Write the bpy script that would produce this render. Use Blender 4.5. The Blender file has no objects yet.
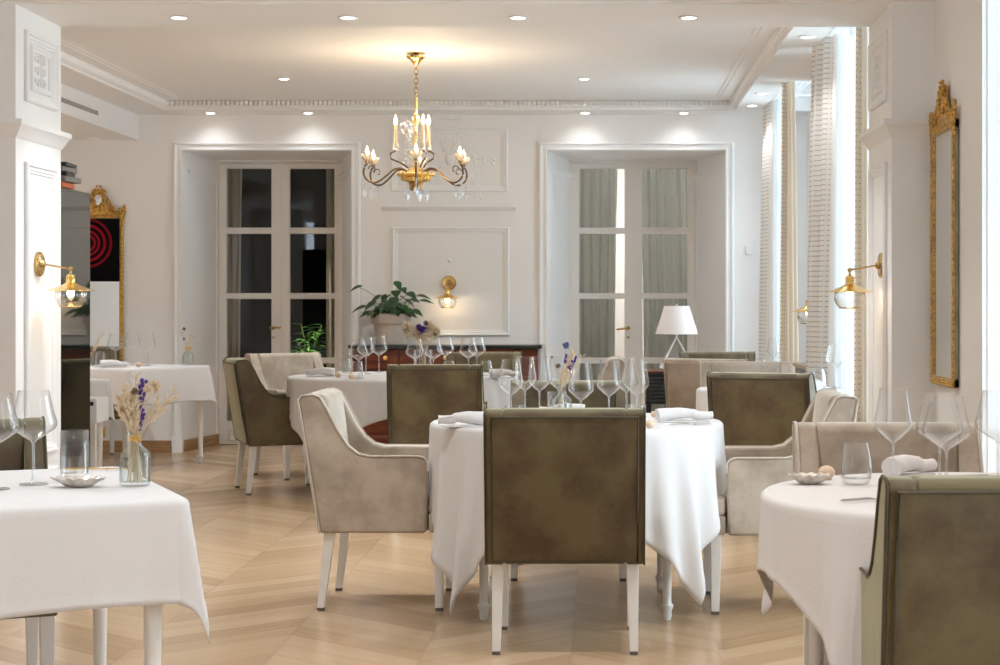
import bpy, bmesh, math, random
from mathutils import Vector, Matrix
random.seed(7)
PI = math.pi
F = 1750.0; VX = 600.0; VY = 302.0; H = 1.23          # focal length in px, vanishing point, camera height
S = bpy.context.scene
COL = S.collection
def R(a): return math.radians(a)
def wx(px, Y): return (px - VX) * Y / F
def wz(py, Y): return H - (py - VY) * Y / F
def tab(px, py, z=.755):                                # a point standing on a table top
    Y = (H - z) * F / (py - VY); return (wx(px, Y), Y)

# ------------------------------------------------------------------ materials
def newmat(name):
    m = bpy.data.materials.new(name); m.use_nodes = True
    nt = m.node_tree; nt.nodes.clear()
    return m, nt
def pmat(name, col, rough=.5, metal=0., noise=0., nscale=8., bump=0., bscale=60., sheen=0., spec=.5, coat=0., rnd=0., stretch=None, dark=None, trans=0., tint=None):
    m, nt = newmat(name); N = nt.nodes; L = nt.links
    out = N.new('ShaderNodeOutputMaterial'); b = N.new('ShaderNodeBsdfPrincipled')
    b.inputs['Base Color'].default_value = (*col, 1); b.inputs['Roughness'].default_value = rough
    b.inputs['Metallic'].default_value = metal; b.inputs['Specular IOR Level'].default_value = spec
    b.inputs['Coat Weight'].default_value = coat
    if sheen:
        b.inputs['Sheen Weight'].default_value = sheen; b.inputs['Sheen Roughness'].default_value = .45
        b.inputs['Sheen Tint'].default_value = (*(tint or [min(1, c*2.2+.16) for c in col]), 1)
    tc = N.new('ShaderNodeTexCoord'); mp = N.new('ShaderNodeMapping'); L.new(tc.outputs['Object'], mp.inputs[0])
    if stretch: mp.inputs['Scale'].default_value = stretch
    if rnd:
        oi = N.new('ShaderNodeObjectInfo'); mm = N.new('ShaderNodeMath'); mm.operation = 'MULTIPLY'; mm.inputs[1].default_value = 40
        cb = N.new('ShaderNodeCombineXYZ'); L.new(oi.outputs['Random'], mm.inputs[0]); L.new(mm.outputs[0], cb.inputs[0]); L.new(mm.outputs[0], cb.inputs[1]); L.new(cb.outputs[0], mp.inputs['Location'])
    if noise:
        n = N.new('ShaderNodeTexNoise'); n.inputs['Scale'].default_value = nscale; n.inputs['Detail'].default_value = 5; n.inputs['Roughness'].default_value = .62
        L.new(mp.outputs[0], n.inputs['Vector'])
        rp = N.new('ShaderNodeValToRGB'); e = rp.color_ramp.elements
        e[0].position = .40; e[1].position = .60
        d = dark if dark else tuple(c*(1-noise) for c in col)
        e[0].color = (*d, 1); e[1].color = (*col, 1)
        L.new(n.outputs['Fac'], rp.inputs[0]); L.new(rp.outputs[0], b.inputs['Base Color'])
    if bump:
        n2 = N.new('ShaderNodeTexNoise'); n2.inputs['Scale'].default_value = bscale; n2.inputs['Detail'].default_value = 3
        L.new(mp.outputs[0], n2.inputs['Vector'])
        bp = N.new('ShaderNodeBump'); bp.inputs['Strength'].default_value = bump; bp.inputs['Distance'].default_value = .01
        L.new(n2.outputs['Fac'], bp.inputs['Height']); L.new(bp.outputs[0], b.inputs['Normal'])
    if trans:
        tl = N.new('ShaderNodeBsdfTranslucent'); tl.inputs[0].default_value = (*col, 1); mx = N.new('ShaderNodeMixShader'); mx.inputs[0].default_value = trans
        L.new(b.outputs[0], mx.inputs[1]); L.new(tl.outputs[0], mx.inputs[2]); L.new(mx.outputs[0], out.inputs[0])
    else: L.new(b.outputs[0], out.inputs[0])
    return m
def glassmat(name, tint=(.97, .98, .98), blend=.22, add=.03, rough=.01, mul=1.0):
    m, nt = newmat(name); N = nt.nodes; L = nt.links
    out = N.new('ShaderNodeOutputMaterial'); t = N.new('ShaderNodeBsdfTransparent'); t.inputs[0].default_value = (*tint, 1)
    g = N.new('ShaderNodeBsdfGlossy'); g.inputs['Roughness'].default_value = rough
    lw = N.new('ShaderNodeLayerWeight'); lw.inputs[0].default_value = blend
    a = N.new('ShaderNodeMath'); a.operation = 'MULTIPLY_ADD'; a.inputs[1].default_value = mul; a.inputs[2].default_value = add; a.use_clamp = True
    if blend > .3:
        lw.inputs[0].default_value = .5; p = N.new('ShaderNodeMath'); p.operation = 'POWER'; p.inputs[1].default_value = 2.0; L.new(lw.outputs['Facing'], p.inputs[0]); L.new(p.outputs[0], a.inputs[0])
    else: L.new(lw.outputs['Fresnel'], a.inputs[0])
    mx = N.new('ShaderNodeMixShader'); L.new(a.outputs[0], mx.inputs[0]); L.new(t.outputs[0], mx.inputs[1]); L.new(g.outputs[0], mx.inputs[2]); L.new(mx.outputs[0], out.inputs[0])
    return m
def emit(name, col, st):
    m, nt = newmat(name); out = nt.nodes.new('ShaderNodeOutputMaterial'); e = nt.nodes.new('ShaderNodeEmission')
    e.inputs[0].default_value = (*col, 1); e.inputs[1].default_value = st; nt.links.new(e.outputs[0], out.inputs[0]); return m
def floor_mat():
    m, nt = newmat('chevron_oak'); N = nt.nodes; L = nt.links
    def M(op, a, b=None, c=None):
        n = N.new('ShaderNodeMath'); n.operation = op
        for i, v in enumerate((a, b, c)):
            if v is None: continue
            if isinstance(v, (int, float)): n.inputs[i].default_value = v
            else: L.new(v, n.inputs[i])
        return n.outputs[0]
    tc = N.new('ShaderNodeTexCoord'); sp = N.new('ShaderNodeSeparateXYZ'); L.new(tc.outputs['Object'], sp.inputs[0])
    x, y = sp.outputs[0], sp.outputs[1]
    HW = .52; BW = .13
    u = M('DIVIDE', M('ADD', x, 50.02), HW); half = M('FLOOR', u); fr = M('FRACT', u)
    par = M('MODULO', half, 2.0)                                    # 0 / 1
    sgn = M('MULTIPLY_ADD', par, -2.0, 1.0)                         # 1 / -1
    xs = M('MULTIPLY', fr, HW)
    tri = M('ADD', M('MULTIPLY', xs, sgn), M('MULTIPLY', par, HW))
    v = M('DIVIDE', M('ADD', y, M('MULTIPLY', tri, .9)), BW*1.345)
    bi = M('FLOOR', v); bf = M('FRACT', v)
    cb = N.new('ShaderNodeCombineXYZ'); L.new(half, cb.inputs[0]); L.new(bi, cb.inputs[1])
    wn = N.new('ShaderNodeTexWhiteNoise'); wn.noise_dimensions = '3D'; L.new(cb.outputs[0], wn.inputs['Vector'])
    along = M('SUBTRACT', M('MULTIPLY', x, sgn), M('MULTIPLY', y, .9))
    cb2 = N.new('ShaderNodeCombineXYZ'); L.new(M('MULTIPLY', along, 1.3), cb2.inputs[0]); L.new(M('MULTIPLY', v, 3.5), cb2.inputs[1]); L.new(M('MULTIPLY', wn.outputs['Value'], 37.), cb2.inputs[2])
    gn = N.new('ShaderNodeTexNoise'); gn.inputs['Scale'].default_value = 1.6; gn.inputs['Detail'].default_value = 3; gn.inputs['Roughness'].default_value = .45; L.new(cb2.outputs[0], gn.inputs['Vector'])
    t = M('ADD', M('MULTIPLY_ADD', wn.outputs['Value'], .42, .09), M('MULTIPLY', gn.outputs['Fac'], .38))
    rp = N.new('ShaderNodeValToRGB'); L.new(t, rp.inputs[0]); e = rp.color_ramp.elements
    e[0].position = .15; e[0].color = (.42, .27, .15, 1); e[1].position = .9; e[1].color = (.67, .495, .32, 1)
    m1 = rp.color_ramp.elements.new(.5); m1.color = (.54, .375, .225, 1)
    edge = M('MINIMUM', M('MULTIPLY', M('MINIMUM', bf, M('SUBTRACT', 1.0, bf)), BW*1.345), M('MULTIPLY', M('MINIMUM', fr, M('SUBTRACT', 1.0, fr)), HW))
    gap = M('LESS_THAN', edge, .008)
    mx = N.new('ShaderNodeMix'); mx.data_type = 'RGBA'; L.new(M('MULTIPLY', gap, .09), mx.inputs['Factor']); L.new(rp.outputs[0], mx.inputs[6]); mx.inputs[7].default_value = (.13, .075, .035, 1)
    b = N.new('ShaderNodeBsdfPrincipled'); L.new(mx.outputs[2], b.inputs['Base Color'])
    b.inputs['Roughness'].default_value = .21; b.inputs['Specular IOR Level'].default_value = .5
    out = N.new('ShaderNodeOutputMaterial'); L.new(b.outputs[0], out.inputs[0]); return m
def curtain_mat(name, col, trim, trans=.22, grid=True, w=.3):
    """cream cloth; the leading edge of the uv (u<w, metres) carries a stitched ladder trim"""
    m, nt = newmat(name); N = nt.nodes; L = nt.links
    uv = N.new('ShaderNodeUVMap'); sp = N.new('ShaderNodeSeparateXYZ'); L.new(uv.outputs[0], sp.inputs[0])
    def M(op, a, b=None):
        n = N.new('ShaderNodeMath'); n.operation = op
        for i, v in enumerate((a, b)):
            if v is None: continue
            if isinstance(v, (int, float)): n.inputs[i].default_value = v
            else: L.new(v, n.inputs[i])
        return n.outputs[0]
    u, v = sp.outputs[0], sp.outputs[1]
    rung = M('LESS_THAN', M('FRACT', M('DIVIDE', v, .030)), .2)
    band = M('LESS_THAN', M('FRACT', M('DIVIDE', u, .052)), .8 if grid else .3)
    inb = M('LESS_THAN', u, w)
    f = M('MULTIPLY', M('MULTIPLY', rung, band), inb)
    mx = N.new('ShaderNodeMix'); mx.data_type = 'RGBA'; L.new(f, mx.inputs['Factor']); mx.inputs[6].default_value = (*col, 1); mx.inputs[7].default_value = (*trim, 1)
    b = N.new('ShaderNodeBsdfDiffuse'); L.new(mx.outputs[2], b.inputs[0]); t = N.new('ShaderNodeBsdfTranslucent'); L.new(mx.outputs[2], t.inputs[0])
    ms = N.new('ShaderNodeMixShader'); ms.inputs[0].default_value = trans; L.new(b.outputs[0], ms.inputs[1]); L.new(t.outputs[0], ms.inputs[2])
    out = N.new('ShaderNodeOutputMaterial'); L.new(ms.outputs[0], out.inputs[0]); return m
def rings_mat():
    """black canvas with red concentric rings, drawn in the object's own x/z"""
    m, nt = newmat('red_ring_reflection'); N = nt.nodes; L = nt.links
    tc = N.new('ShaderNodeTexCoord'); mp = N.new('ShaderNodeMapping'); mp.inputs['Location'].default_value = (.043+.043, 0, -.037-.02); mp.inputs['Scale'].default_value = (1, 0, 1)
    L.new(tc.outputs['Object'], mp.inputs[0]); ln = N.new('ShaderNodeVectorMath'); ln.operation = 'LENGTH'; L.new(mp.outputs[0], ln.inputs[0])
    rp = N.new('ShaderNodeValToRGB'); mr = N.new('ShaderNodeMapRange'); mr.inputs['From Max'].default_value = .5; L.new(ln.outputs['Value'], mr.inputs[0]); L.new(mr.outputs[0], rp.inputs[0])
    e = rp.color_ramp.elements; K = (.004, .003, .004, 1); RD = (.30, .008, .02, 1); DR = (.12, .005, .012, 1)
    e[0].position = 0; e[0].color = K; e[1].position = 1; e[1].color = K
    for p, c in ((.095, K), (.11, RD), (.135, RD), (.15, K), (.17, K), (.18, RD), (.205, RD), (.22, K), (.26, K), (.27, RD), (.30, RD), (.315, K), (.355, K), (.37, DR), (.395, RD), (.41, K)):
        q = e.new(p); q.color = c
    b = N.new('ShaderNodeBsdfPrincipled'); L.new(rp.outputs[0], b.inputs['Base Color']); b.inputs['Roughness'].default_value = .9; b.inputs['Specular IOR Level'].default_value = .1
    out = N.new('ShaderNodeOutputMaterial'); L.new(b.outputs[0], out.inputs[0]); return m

MT = dict(
    wall=pmat('wall_paint', (.84, .825, .81), .55, bump=.04, bscale=90),
    ceil=pmat('ceiling_paint', (.85, .84, .83), .6),
    trim=pmat('white_gloss_paint', (.84, .835, .83), .5),
    door=pmat('cream_door_paint', (.80, .775, .745), .35),
    floor=floor_mat(),
    oak=pmat('oak_skirting', (.47, .27, .12), .35, noise=.35, nscale=3, stretch=(1, 1, 18)),
    mahog=pmat('mahogany', (.17, .036, .012), .3, noise=.55, nscale=3, stretch=(1, 1, 9)),
    marble=pmat('dark_green_marble', (.03, .04, .034), .12, noise=.5, nscale=20),
    brass=pmat('aged_brass', (.62, .40, .16), .25, 1., noise=.3, nscale=14),
    gold=pmat('bright_gold', (.90, .62, .22), .2, 1.),
    gilt=pmat('carved_gilt', (.84, .50, .13), .36, .85, noise=.6, nscale=60, bump=.6, bscale=90),
    bronze=pmat('dark_bronze', (.16, .105, .06), .35, 1.),
    greenish=pmat('bare_wood_back', (.36, .33, .23), .7, noise=.3, nscale=9),
    mirror=pmat('mirror_glass', (.86, .88, .87), .02, 1.),
    green=pmat('olive_velvet', (.135, .103, .046), .6, noise=.45, nscale=4.2, bump=.08, bscale=30, sheen=1., tint=(.62, .64, .46), rnd=1, dark=(.072, .042, .018)),
    greenp=pmat('olive_velvet_piping', (.06, .045, .022), .6, sheen=.5),
    grey=pmat('greige_velvet', (.50, .425, .345), .62, noise=.3, nscale=4.2, bump=.08, bscale=30, sheen=.6, rnd=1, dark=(.34, .275, .21)),
    greyp=pmat('greige_velvet_piping', (.56, .48, .40), .6, sheen=.5),
    leg=pmat('white_lacquer', (.80, .78, .755), .3),
    felt=pmat('foot_glide', (.12, .11, .10), .7),
    cloth=pmat('white_linen', (.70, .68, .67), .85, bump=.1, bscale=160, sheen=.2),
    napkin=pmat('white_napkin', (.72, .70, .695), .9, bump=.25, bscale=60),
    glass=glassmat('clear_glass', (.985,.99,.99), blend=.35, add=.035, mul=1.0, rough=.06),
    vase=glassmat('bottle_glass', (.95, .975, .975), .35, .03, .02, .75),
    stemglass=glassmat('thick_glass_stem', (.97, .98, .98), blend=.35, add=.22, mul=.7, rough=.12),
    pane=glassmat('window_pane', (.93, .96, .95), .2, .05),
    darkpane=glassmat('door_pane', (.90, .92, .91), .15, .02),
    crystal=glassmat('cut_crystal', (.95, .97, 1), .6, .36, .22, .6),
    petal=pmat('frosted_petal_glass', (.40, .34, .27), .3, trans=.2),
    candle=pmat('ivory_candle_sleeve', (.62, .50, .34), .5, trans=.1),
    bulb=emit('glowing_bulb', (1, .80, .52), 11.),
    lens=emit('downlight_lens', (1, .93, .83), 9.),
    chrome=pmat('steel', (.62, .60, .57), .18, 1.),
    pearl=pmat('mother_of_pearl', (.74, .67, .60), .25, .15, noise=.35, nscale=40),
    ball=pmat('beige_stone', (.70, .53, .38), .6),
    straw=pmat('dried_straw', (.74, .59, .40), .8, trans=.2),
    husk=pmat('pale_husk', (.78, .66, .48), .8, trans=.25),
    rust=pmat('dried_brown', (.22, .14, .09), .8),
    violet=pmat('violet_petal', (.075, .028, .24), .7),
    blue=pmat('blue_thistle', (.10, .13, .24), .7),
    yellow=pmat('straw_ribbon', (.75, .48, .16), .7),
    leaf=pmat('glossy_leaf', (.022, .075, .012), .35, noise=.5, nscale=14),
    leaf2=pmat('fern_leaf', (.10, .26, .04), .4),
    stem=pmat('green_stem', (.10, .16, .05), .6),
    pot=pmat('greige_ceramic', (.46, .40, .35), .5),
    soil=pmat('potting_soil', (.05, .035, .025), .9),
    curt=curtain_mat('cream_curtain', (.80, .755, .70), (.52, .44, .37)),
    curt2=curtain_mat('beige_curtain', (.72, .62, .50), (.45, .36, .27), .25, True, .06),
    sheer=pmat('white_sheer', (.84, .85, .86), .9, trans=.35),
    gcurt=curtain_mat('grey_reflected_curtain', (.46, .46, .43), (.1, .09, .08), .2, False, .05),
    dcurt=curtain_mat('taupe_curtain', (.66, .58, .48), (.03, .025, .02), .2, False, .05),
    black=pmat('black_gloss', (.006, .009, .008), .04, coat=.6),
    blackm=pmat('black_lacquer', (.010, .013, .017), .3),
    dark=pmat('dark_room_shade', (.003, .003, .0035), .9, spec=.1),  # near-black colour paints in the darkness of the unlit room
    rubber=pmat('vent_dark', (.16, .12, .09), .7),
    shade=pmat('white_lamp_shade', (.84, .80, .78), .8, trans=.3),
    wood=pmat('pale_wood_top', (.50, .38, .27), .35, noise=.3, nscale=3, stretch=(1, 8, 1)),
    red=pmat('orange_cover', (.65, .14, .04), .6),
    paper=pmat('grey_cover', (.22, .20, .18), .6),
    glaze=pmat('rail_white', (.8, .8, .8), .4),
    mirror_image=rings_mat(),
)

# ------------------------------------------------------------------ mesh building
class MB:
    def __init__(s): s.v = []; s.f = []; s.uv = None; s.mi = []; s.cur = 0
    def add(s, vs, fs):
        o = len(s.v); s.v += [tuple(p) for p in vs]; s.f += [tuple(i + o for i in f) for f in fs]; s.mi += [s.cur]*len(fs)
    def box(s, x0, x1, y0, y1, z0, z1):
        s.add([(x0,y0,z0),(x1,y0,z0),(x1,y1,z0),(x0,y1,z0),(x0,y0,z1),(x1,y0,z1),(x1,y1,z1),(x0,y1,z1)],
              [(0,3,2,1),(4,5,6,7),(0,1,5,4),(1,2,6,5),(2,3,7,6),(3,0,4,7)])
    def taper(s, c0, h0, c1, h1):                       # square post from centre c0 (half h0) to c1 (half h1)
        vs = []
        for c, h in ((c0, h0), (c1, h1)):
            vs += [(c[0]-h, c[1]-h, c[2]), (c[0]+h, c[1]-h, c[2]), (c[0]+h, c[1]+h, c[2]), (c[0]-h, c[1]+h, c[2])]
        s.add(vs, [(3,2,1,0),(4,5,6,7),(0,1,5,4),(1,2,6,5),(2,3,7,6),(3,0,4,7)])
    def prism(s, pts, a, b, axis=0):                    # polygon in the two other axes, extruded along axis
        n = len(pts); vs = []
        for t in (a, b):
            for p in pts:
                q = [p[0], p[1]]; q.insert(axis, t); vs.append(tuple(q))
        s.add(vs, [tuple(range(n))[::-1], tuple(range(n, 2*n))] + [(i, (i+1) % n, n+(i+1) % n, n+i) for i in range(n)])
    def lathe(s, prof, c=(0,0,0), n=28, M=None, closed=False):      # prof: (r, z)
        vs = []; 
        for r, z in prof:
            for k in range(n):
                a = 2*PI*k/n; vs.append((c[0]+r*math.cos(a), c[1]+r*math.sin(a), c[2]+z))
        if M: vs = [tuple(M @ Vector(p)) for p in vs]
        fs = [(i*n+k, i*n+(k+1) % n, (i+1)*n+(k+1) % n, (i+1)*n+k) for i in range(len(prof)-1) for k in range(n)]
        if closed:
            fs.append(tuple(range(n))[::-1]); fs.append(tuple(range((len(prof)-1)*n, len(prof)*n)))
        s.add(vs, fs)
    def tube(s, pts, r, n=8, rs=None, flat=1.0):
        pts = [Vector(p) for p in pts]; vs = []; m = len(pts)
        up = Vector((0, 0, 1))
        for i, p in enumerate(pts):
            d = (pts[min(i+1, m-1)] - pts[max(i-1, 0)])
            if d.length < 1e-9: d = Vector((0, 0, 1))
            d.normalize()
            a = d.cross(up if abs(d.z) < .95 else Vector((1, 0, 0))); a.normalize(); b = d.cross(a)
            rr = rs[i] if rs else r
            for k in range(n):
                t = 2*PI*k/n; vs.append(tuple(p + a*(rr*math.cos(t)) + b*(rr*flat*math.sin(t))))
        fs = [(i*n+k, i*n+(k+1) % n, (i+1)*n+(k+1) % n, (i+1)*n+k) for i in range(m-1) for k in range(n)]
        fs += [tuple(range(n))[::-1], tuple(range((m-1)*n, m*n))]
        s.add(vs, fs)
    def ball(s, c, r, sc=(1,1,1), n=12, m=8, M=None):
        vs = []; 
        for i in range(m+1):
            t = PI*i/m
            for k in range(n):
                a = 2*PI*k/n; q = Vector((r*sc[0]*math.sin(t)*math.cos(a), r*sc[1]*math.sin(t)*math.sin(a), r*sc[2]*math.cos(t)))
                if M: q = M @ q
                vs.append((c[0]+q.x, c[1]+q.y, c[2]+q.z))
        s.add(vs, [(i*n+k, (i+1)*n+k, (i+1)*n+(k+1) % n, i*n+(k+1) % n) for i in range(m) for k in range(n)])
    def frame(s, M, w, h, prof):
        """moulding swept round a rectangle w x h centred at the origin of M (x right, y up, z out); prof: (inset, height)"""
        vs = []
        for ins, ht in prof:
            a, b = w/2-ins, h/2-ins
            for x, y in ((-a,-b),(a,-b),(a,b),(-a,b)): vs.append(tuple(M @ Vector((x, y, ht))))
        s.add(vs, [(i*4+k, i*4+(k+1) % 4, (i+1)*4+(k+1) % 4, (i+1)*4+k) for i in range(len(prof)-1) for k in range(4)])
    def build(s, name, mat, parent=None, loc=(0,0,0), rotz=0, ang=38, bevel=0, seg=2, smooth=True, recalc=True, sub=0, solid=0):
        me = bpy.data.meshes.new(name); me.from_pydata(s.v, [], s.f)
        if s.uv:
            ul = me.uv_layers.new(name='UVMap')
            for lp in me.loops: ul.data[lp.index].uv = s.uv[lp.vertex_index]
        mats = mat if isinstance(mat, (list, tuple)) else [mat]
        for q in mats: me.materials.append(MT[q] if isinstance(q, str) else q)
        if len(mats) > 1:
            for p, i in zip(me.polygons, s.mi): p.material_index = i
        bm = bmesh.new(); bm.from_mesh(me)
        if recalc: bmesh.ops.recalc_face_normals(bm, faces=bm.faces)
        bm.to_mesh(me); bm.free()
        if smooth:
            for p in me.polygons: p.use_smooth = True
            me.set_sharp_from_angle(angle=R(ang))
        me.validate()
        o = bpy.data.objects.new(name, me); COL.objects.link(o); o.location = loc; o.rotation_euler = (0, 0, rotz)
        if bevel:
            b = o.modifiers.new('bevel', 'BEVEL'); b.width = bevel; b.segments = seg; b.limit_method = 'ANGLE'; b.angle_limit = R(35); b.harden_normals = False
        if sub: q = o.modifiers.new('sub', 'SUBSURF'); q.levels = q.render_levels = sub
        if solid: q = o.modifiers.new('solid', 'SOLIDIFY'); q.thickness = solid; q.offset = 0
        if parent: o.parent = parent
        return o
def empty(name, loc=(0,0,0), rotz=0):
    o = bpy.data.objects.new(name, None); COL.objects.link(o); o.location = loc; o.rotation_euler = (0, 0, rotz); o.empty_display_size = .1; return o
def tag(o, label=None, cat=None, group=None, kind=None):
    if label: o['label'] = label
    if cat: o['category'] = cat
    if group: o['group'] = group
    if kind: o['kind'] = kind
    return o
def struct(o, label, cat='wall'): return tag(o, label, cat, None, 'structure')
def copy_tree(o, parent=None):
    c = o.copy(); COL.objects.link(c)
    if parent: c.parent = parent
    for ch in list(o.children): copy_tree(ch, c)
    return c
def place(proto, used, x, y, z, rot, label, cat=None, group=None, sc=None):
    o = proto if not used[0] else copy_tree(proto); used[0] = True
    o.location = (x, y, z); o.rotation_euler = (0, 0, rot); o['label'] = label
    if cat: o['category'] = cat
    if group: o['group'] = group
    elif 'group' in o: del o['group']
    if sc: o.scale = sc
    return o
def plane_M(origin, right, up):
    r = Vector(right).normalized(); u = Vector(up).normalized(); n = r.cross(u)
    M = Matrix((r, u, n)).transposed().to_4x4(); M.translation = Vector(origin); return M
PROF = [(0, 0), (0, .012), (.008, .02), (.016, .02), (.022, .012), (.034, .012), (.040, .006), (.048, .006), (.052, 0)]
PROFS = [(0, 0), (.002, .012), (.010, .016), (.016, .010), (.026, .010), (.032, 0)]

# ------------------------------------------------------------------ setting
YB = 14.35; YD = 15.1; YF = 8.10; YR = 8.78            # back wall, glazed doors, front and back of the beam
XL = -2.705; XR = 1.35; XW = 1.55                       # column faces, near right wall
ZB = H+1.38; ZS = H+1.533; ZC = H+1.623                 # beam, soffit, coffered ceiling
XLOW = -3.78; ZLOW = H+1.328
Yfront = -3.0; XLL = -6.6

m = MB(); m.box(-7, 3.2, Yfront-.2, 18.5, -.1, 0)
struct(m.build('floor', 'floor', smooth=False), 'pale oak chevron parquet floor', 'floor')

# back wall with two openings
OP = [(wx(182, YB), wx(352, YB), wz(150.5, YB)), (wx(547, YB), wx(725.5, YB), wz(150.5, YB))]
m = MB(); ztop = 3.1
xs = [XLL-.3, OP[0][0], OP[0][1], OP[1][0], OP[1][1], 2.6]
for a, b in ((0, 1), (2, 3), (4, 5)): m.box(xs[a], xs[b], YB, YD+.05, 0, ztop)
for a, b, z in OP: m.box(a, b, YB, YD+.05, z, ztop)
struct(m.build('wall_back', 'wall', smooth=False), 'cream panelled back wall with two deep door recesses')
# skirting on the back wall
m = MB(); zb = .095
for a, b in ((-4.6, wx(171, YB)), (wx(358, YB), wx(536, YB)), (wx(736, YB), 1.46)): m.box(a, b, YB-.018, YB-.001, 0, zb)
struct(m.build('baseboard_back', 'oak', bevel=.004), 'oak skirting board along the back wall', 'baseboard')

def pilaster_reveal(i, x0, x1, z, fx0, fx1):
    """splayed reveal lining, casing, panels and skirting of one recess"""
    m = MB(); ty = YD-.02
    zt = wz(160.5, YD)
    # side linings (splayed), top lining
    for xa, xb, sg in ((x0, fx0, 1), (x1, fx1, -1)):
        m.prism([(xa, YB+.002), (xb, ty), (xb-sg*.2, ty), (xa-sg*.0, YB+.15)], 0, z, 2)
    m.prism([(YB+.002, z), (ty, zt), (ty, zt+.3), (YB+.1, z+.02)], x0, x1, 0)
    # panel mouldings and capital on each side lining
    for xa, xb, sg in ((x0, fx0, 1), (x1, fx1, -1)):
        d = Vector((xb-xa, ty-YB, 0)); L = d.length; c = Vector((xa, YB, 0)) + d*.52
        right = d.normalized() if sg < 0 else -d.normalized()
        for z0, z1 in ((.62, 2.18), (.14, .52)):
            M = plane_M((c.x, c.y, (z0+z1)/2), right, (0, 0, 1)); m.frame(M, L*.72, z1-z0, PROFS)
        n = Vector((d.y, -d.x, 0)).normalized()*sg
        for k, (za, o) in enumerate(((2.25, .012), (2.275, .022), (2.30, .034))):
            q = Vector((xa, YB+.12, 0)); e = Vector((xb, ty, 0))
            pts = [q, e, e+n*o, q+n*o]; m.prism([(p.x, p.y) for p in pts], za, za+.025, 2)
    struct(m.build('trim_%d' % (i*4+1), 'trim', ang=30), ['white panelled reveal around the dark glazed door', 'white panelled reveal around the curtained glazed door'][i], 'trim')
    # casing on the wall face
    m = MB()
    M = plane_M(((x0+x1)/2, YB-.0005, (z-.6)/2), (1, 0, 0), (0, 0, 1))
    w = x1-x0+.14; h = z+.07
    pr = [(0, 0), (0, .022), (.010, .030), (.022, .030), (.028, .018), (.052, .018), (.058, .026), (.07, .026), (.07, -.01)]
    vs = []
    for ins, ht in pr:
        a = w/2-ins
        for x, zz in ((-a, 0), (-a, h-ins), (a, h-ins), (a, 0)): vs.append(((x0+x1)/2+x, YB-ht, zz))
    m.add(vs, [(q*4+k, q*4+k+1, (q+1)*4+k+1, (q+1)*4+k) for q in range(len(pr)-1) for k in range(3)])
    for sx in (x0-.07, x1-.005):
        m.box(sx-.004, sx+.079, YB-.04, YB-.001, 0, .13)
    struct(m.build('trim_%d' % (i*4+2), 'trim', ang=30), ['white moulded casing around the dark glazed door', 'white moulded casing around the curtained glazed door'][i], 'trim')
    m = MB()
    for xa, xb, sg in ((x0, fx0, 1), (x1, fx1, -1)):
        m.prism([(xa+sg*.003, YB+.03), (xb+sg*.003, ty), (xb+sg*.02, ty), (xa+sg*.02, YB+.03)], 0, .095, 2)
    struct(m.build('baseboard_recess_%s' % 'left right'.split()[i], 'oak'), ['oak skirting inside the dark door recess', 'oak skirting inside the curtained door recess'][i], 'baseboard')
FX = [(wx(217.5, YD), wx(342, YD)), (wx(569.5, YD), wx(696.5, YD))]
for i in range(2): pilaster_reveal(i, *OP[i], *FX[i])

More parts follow.
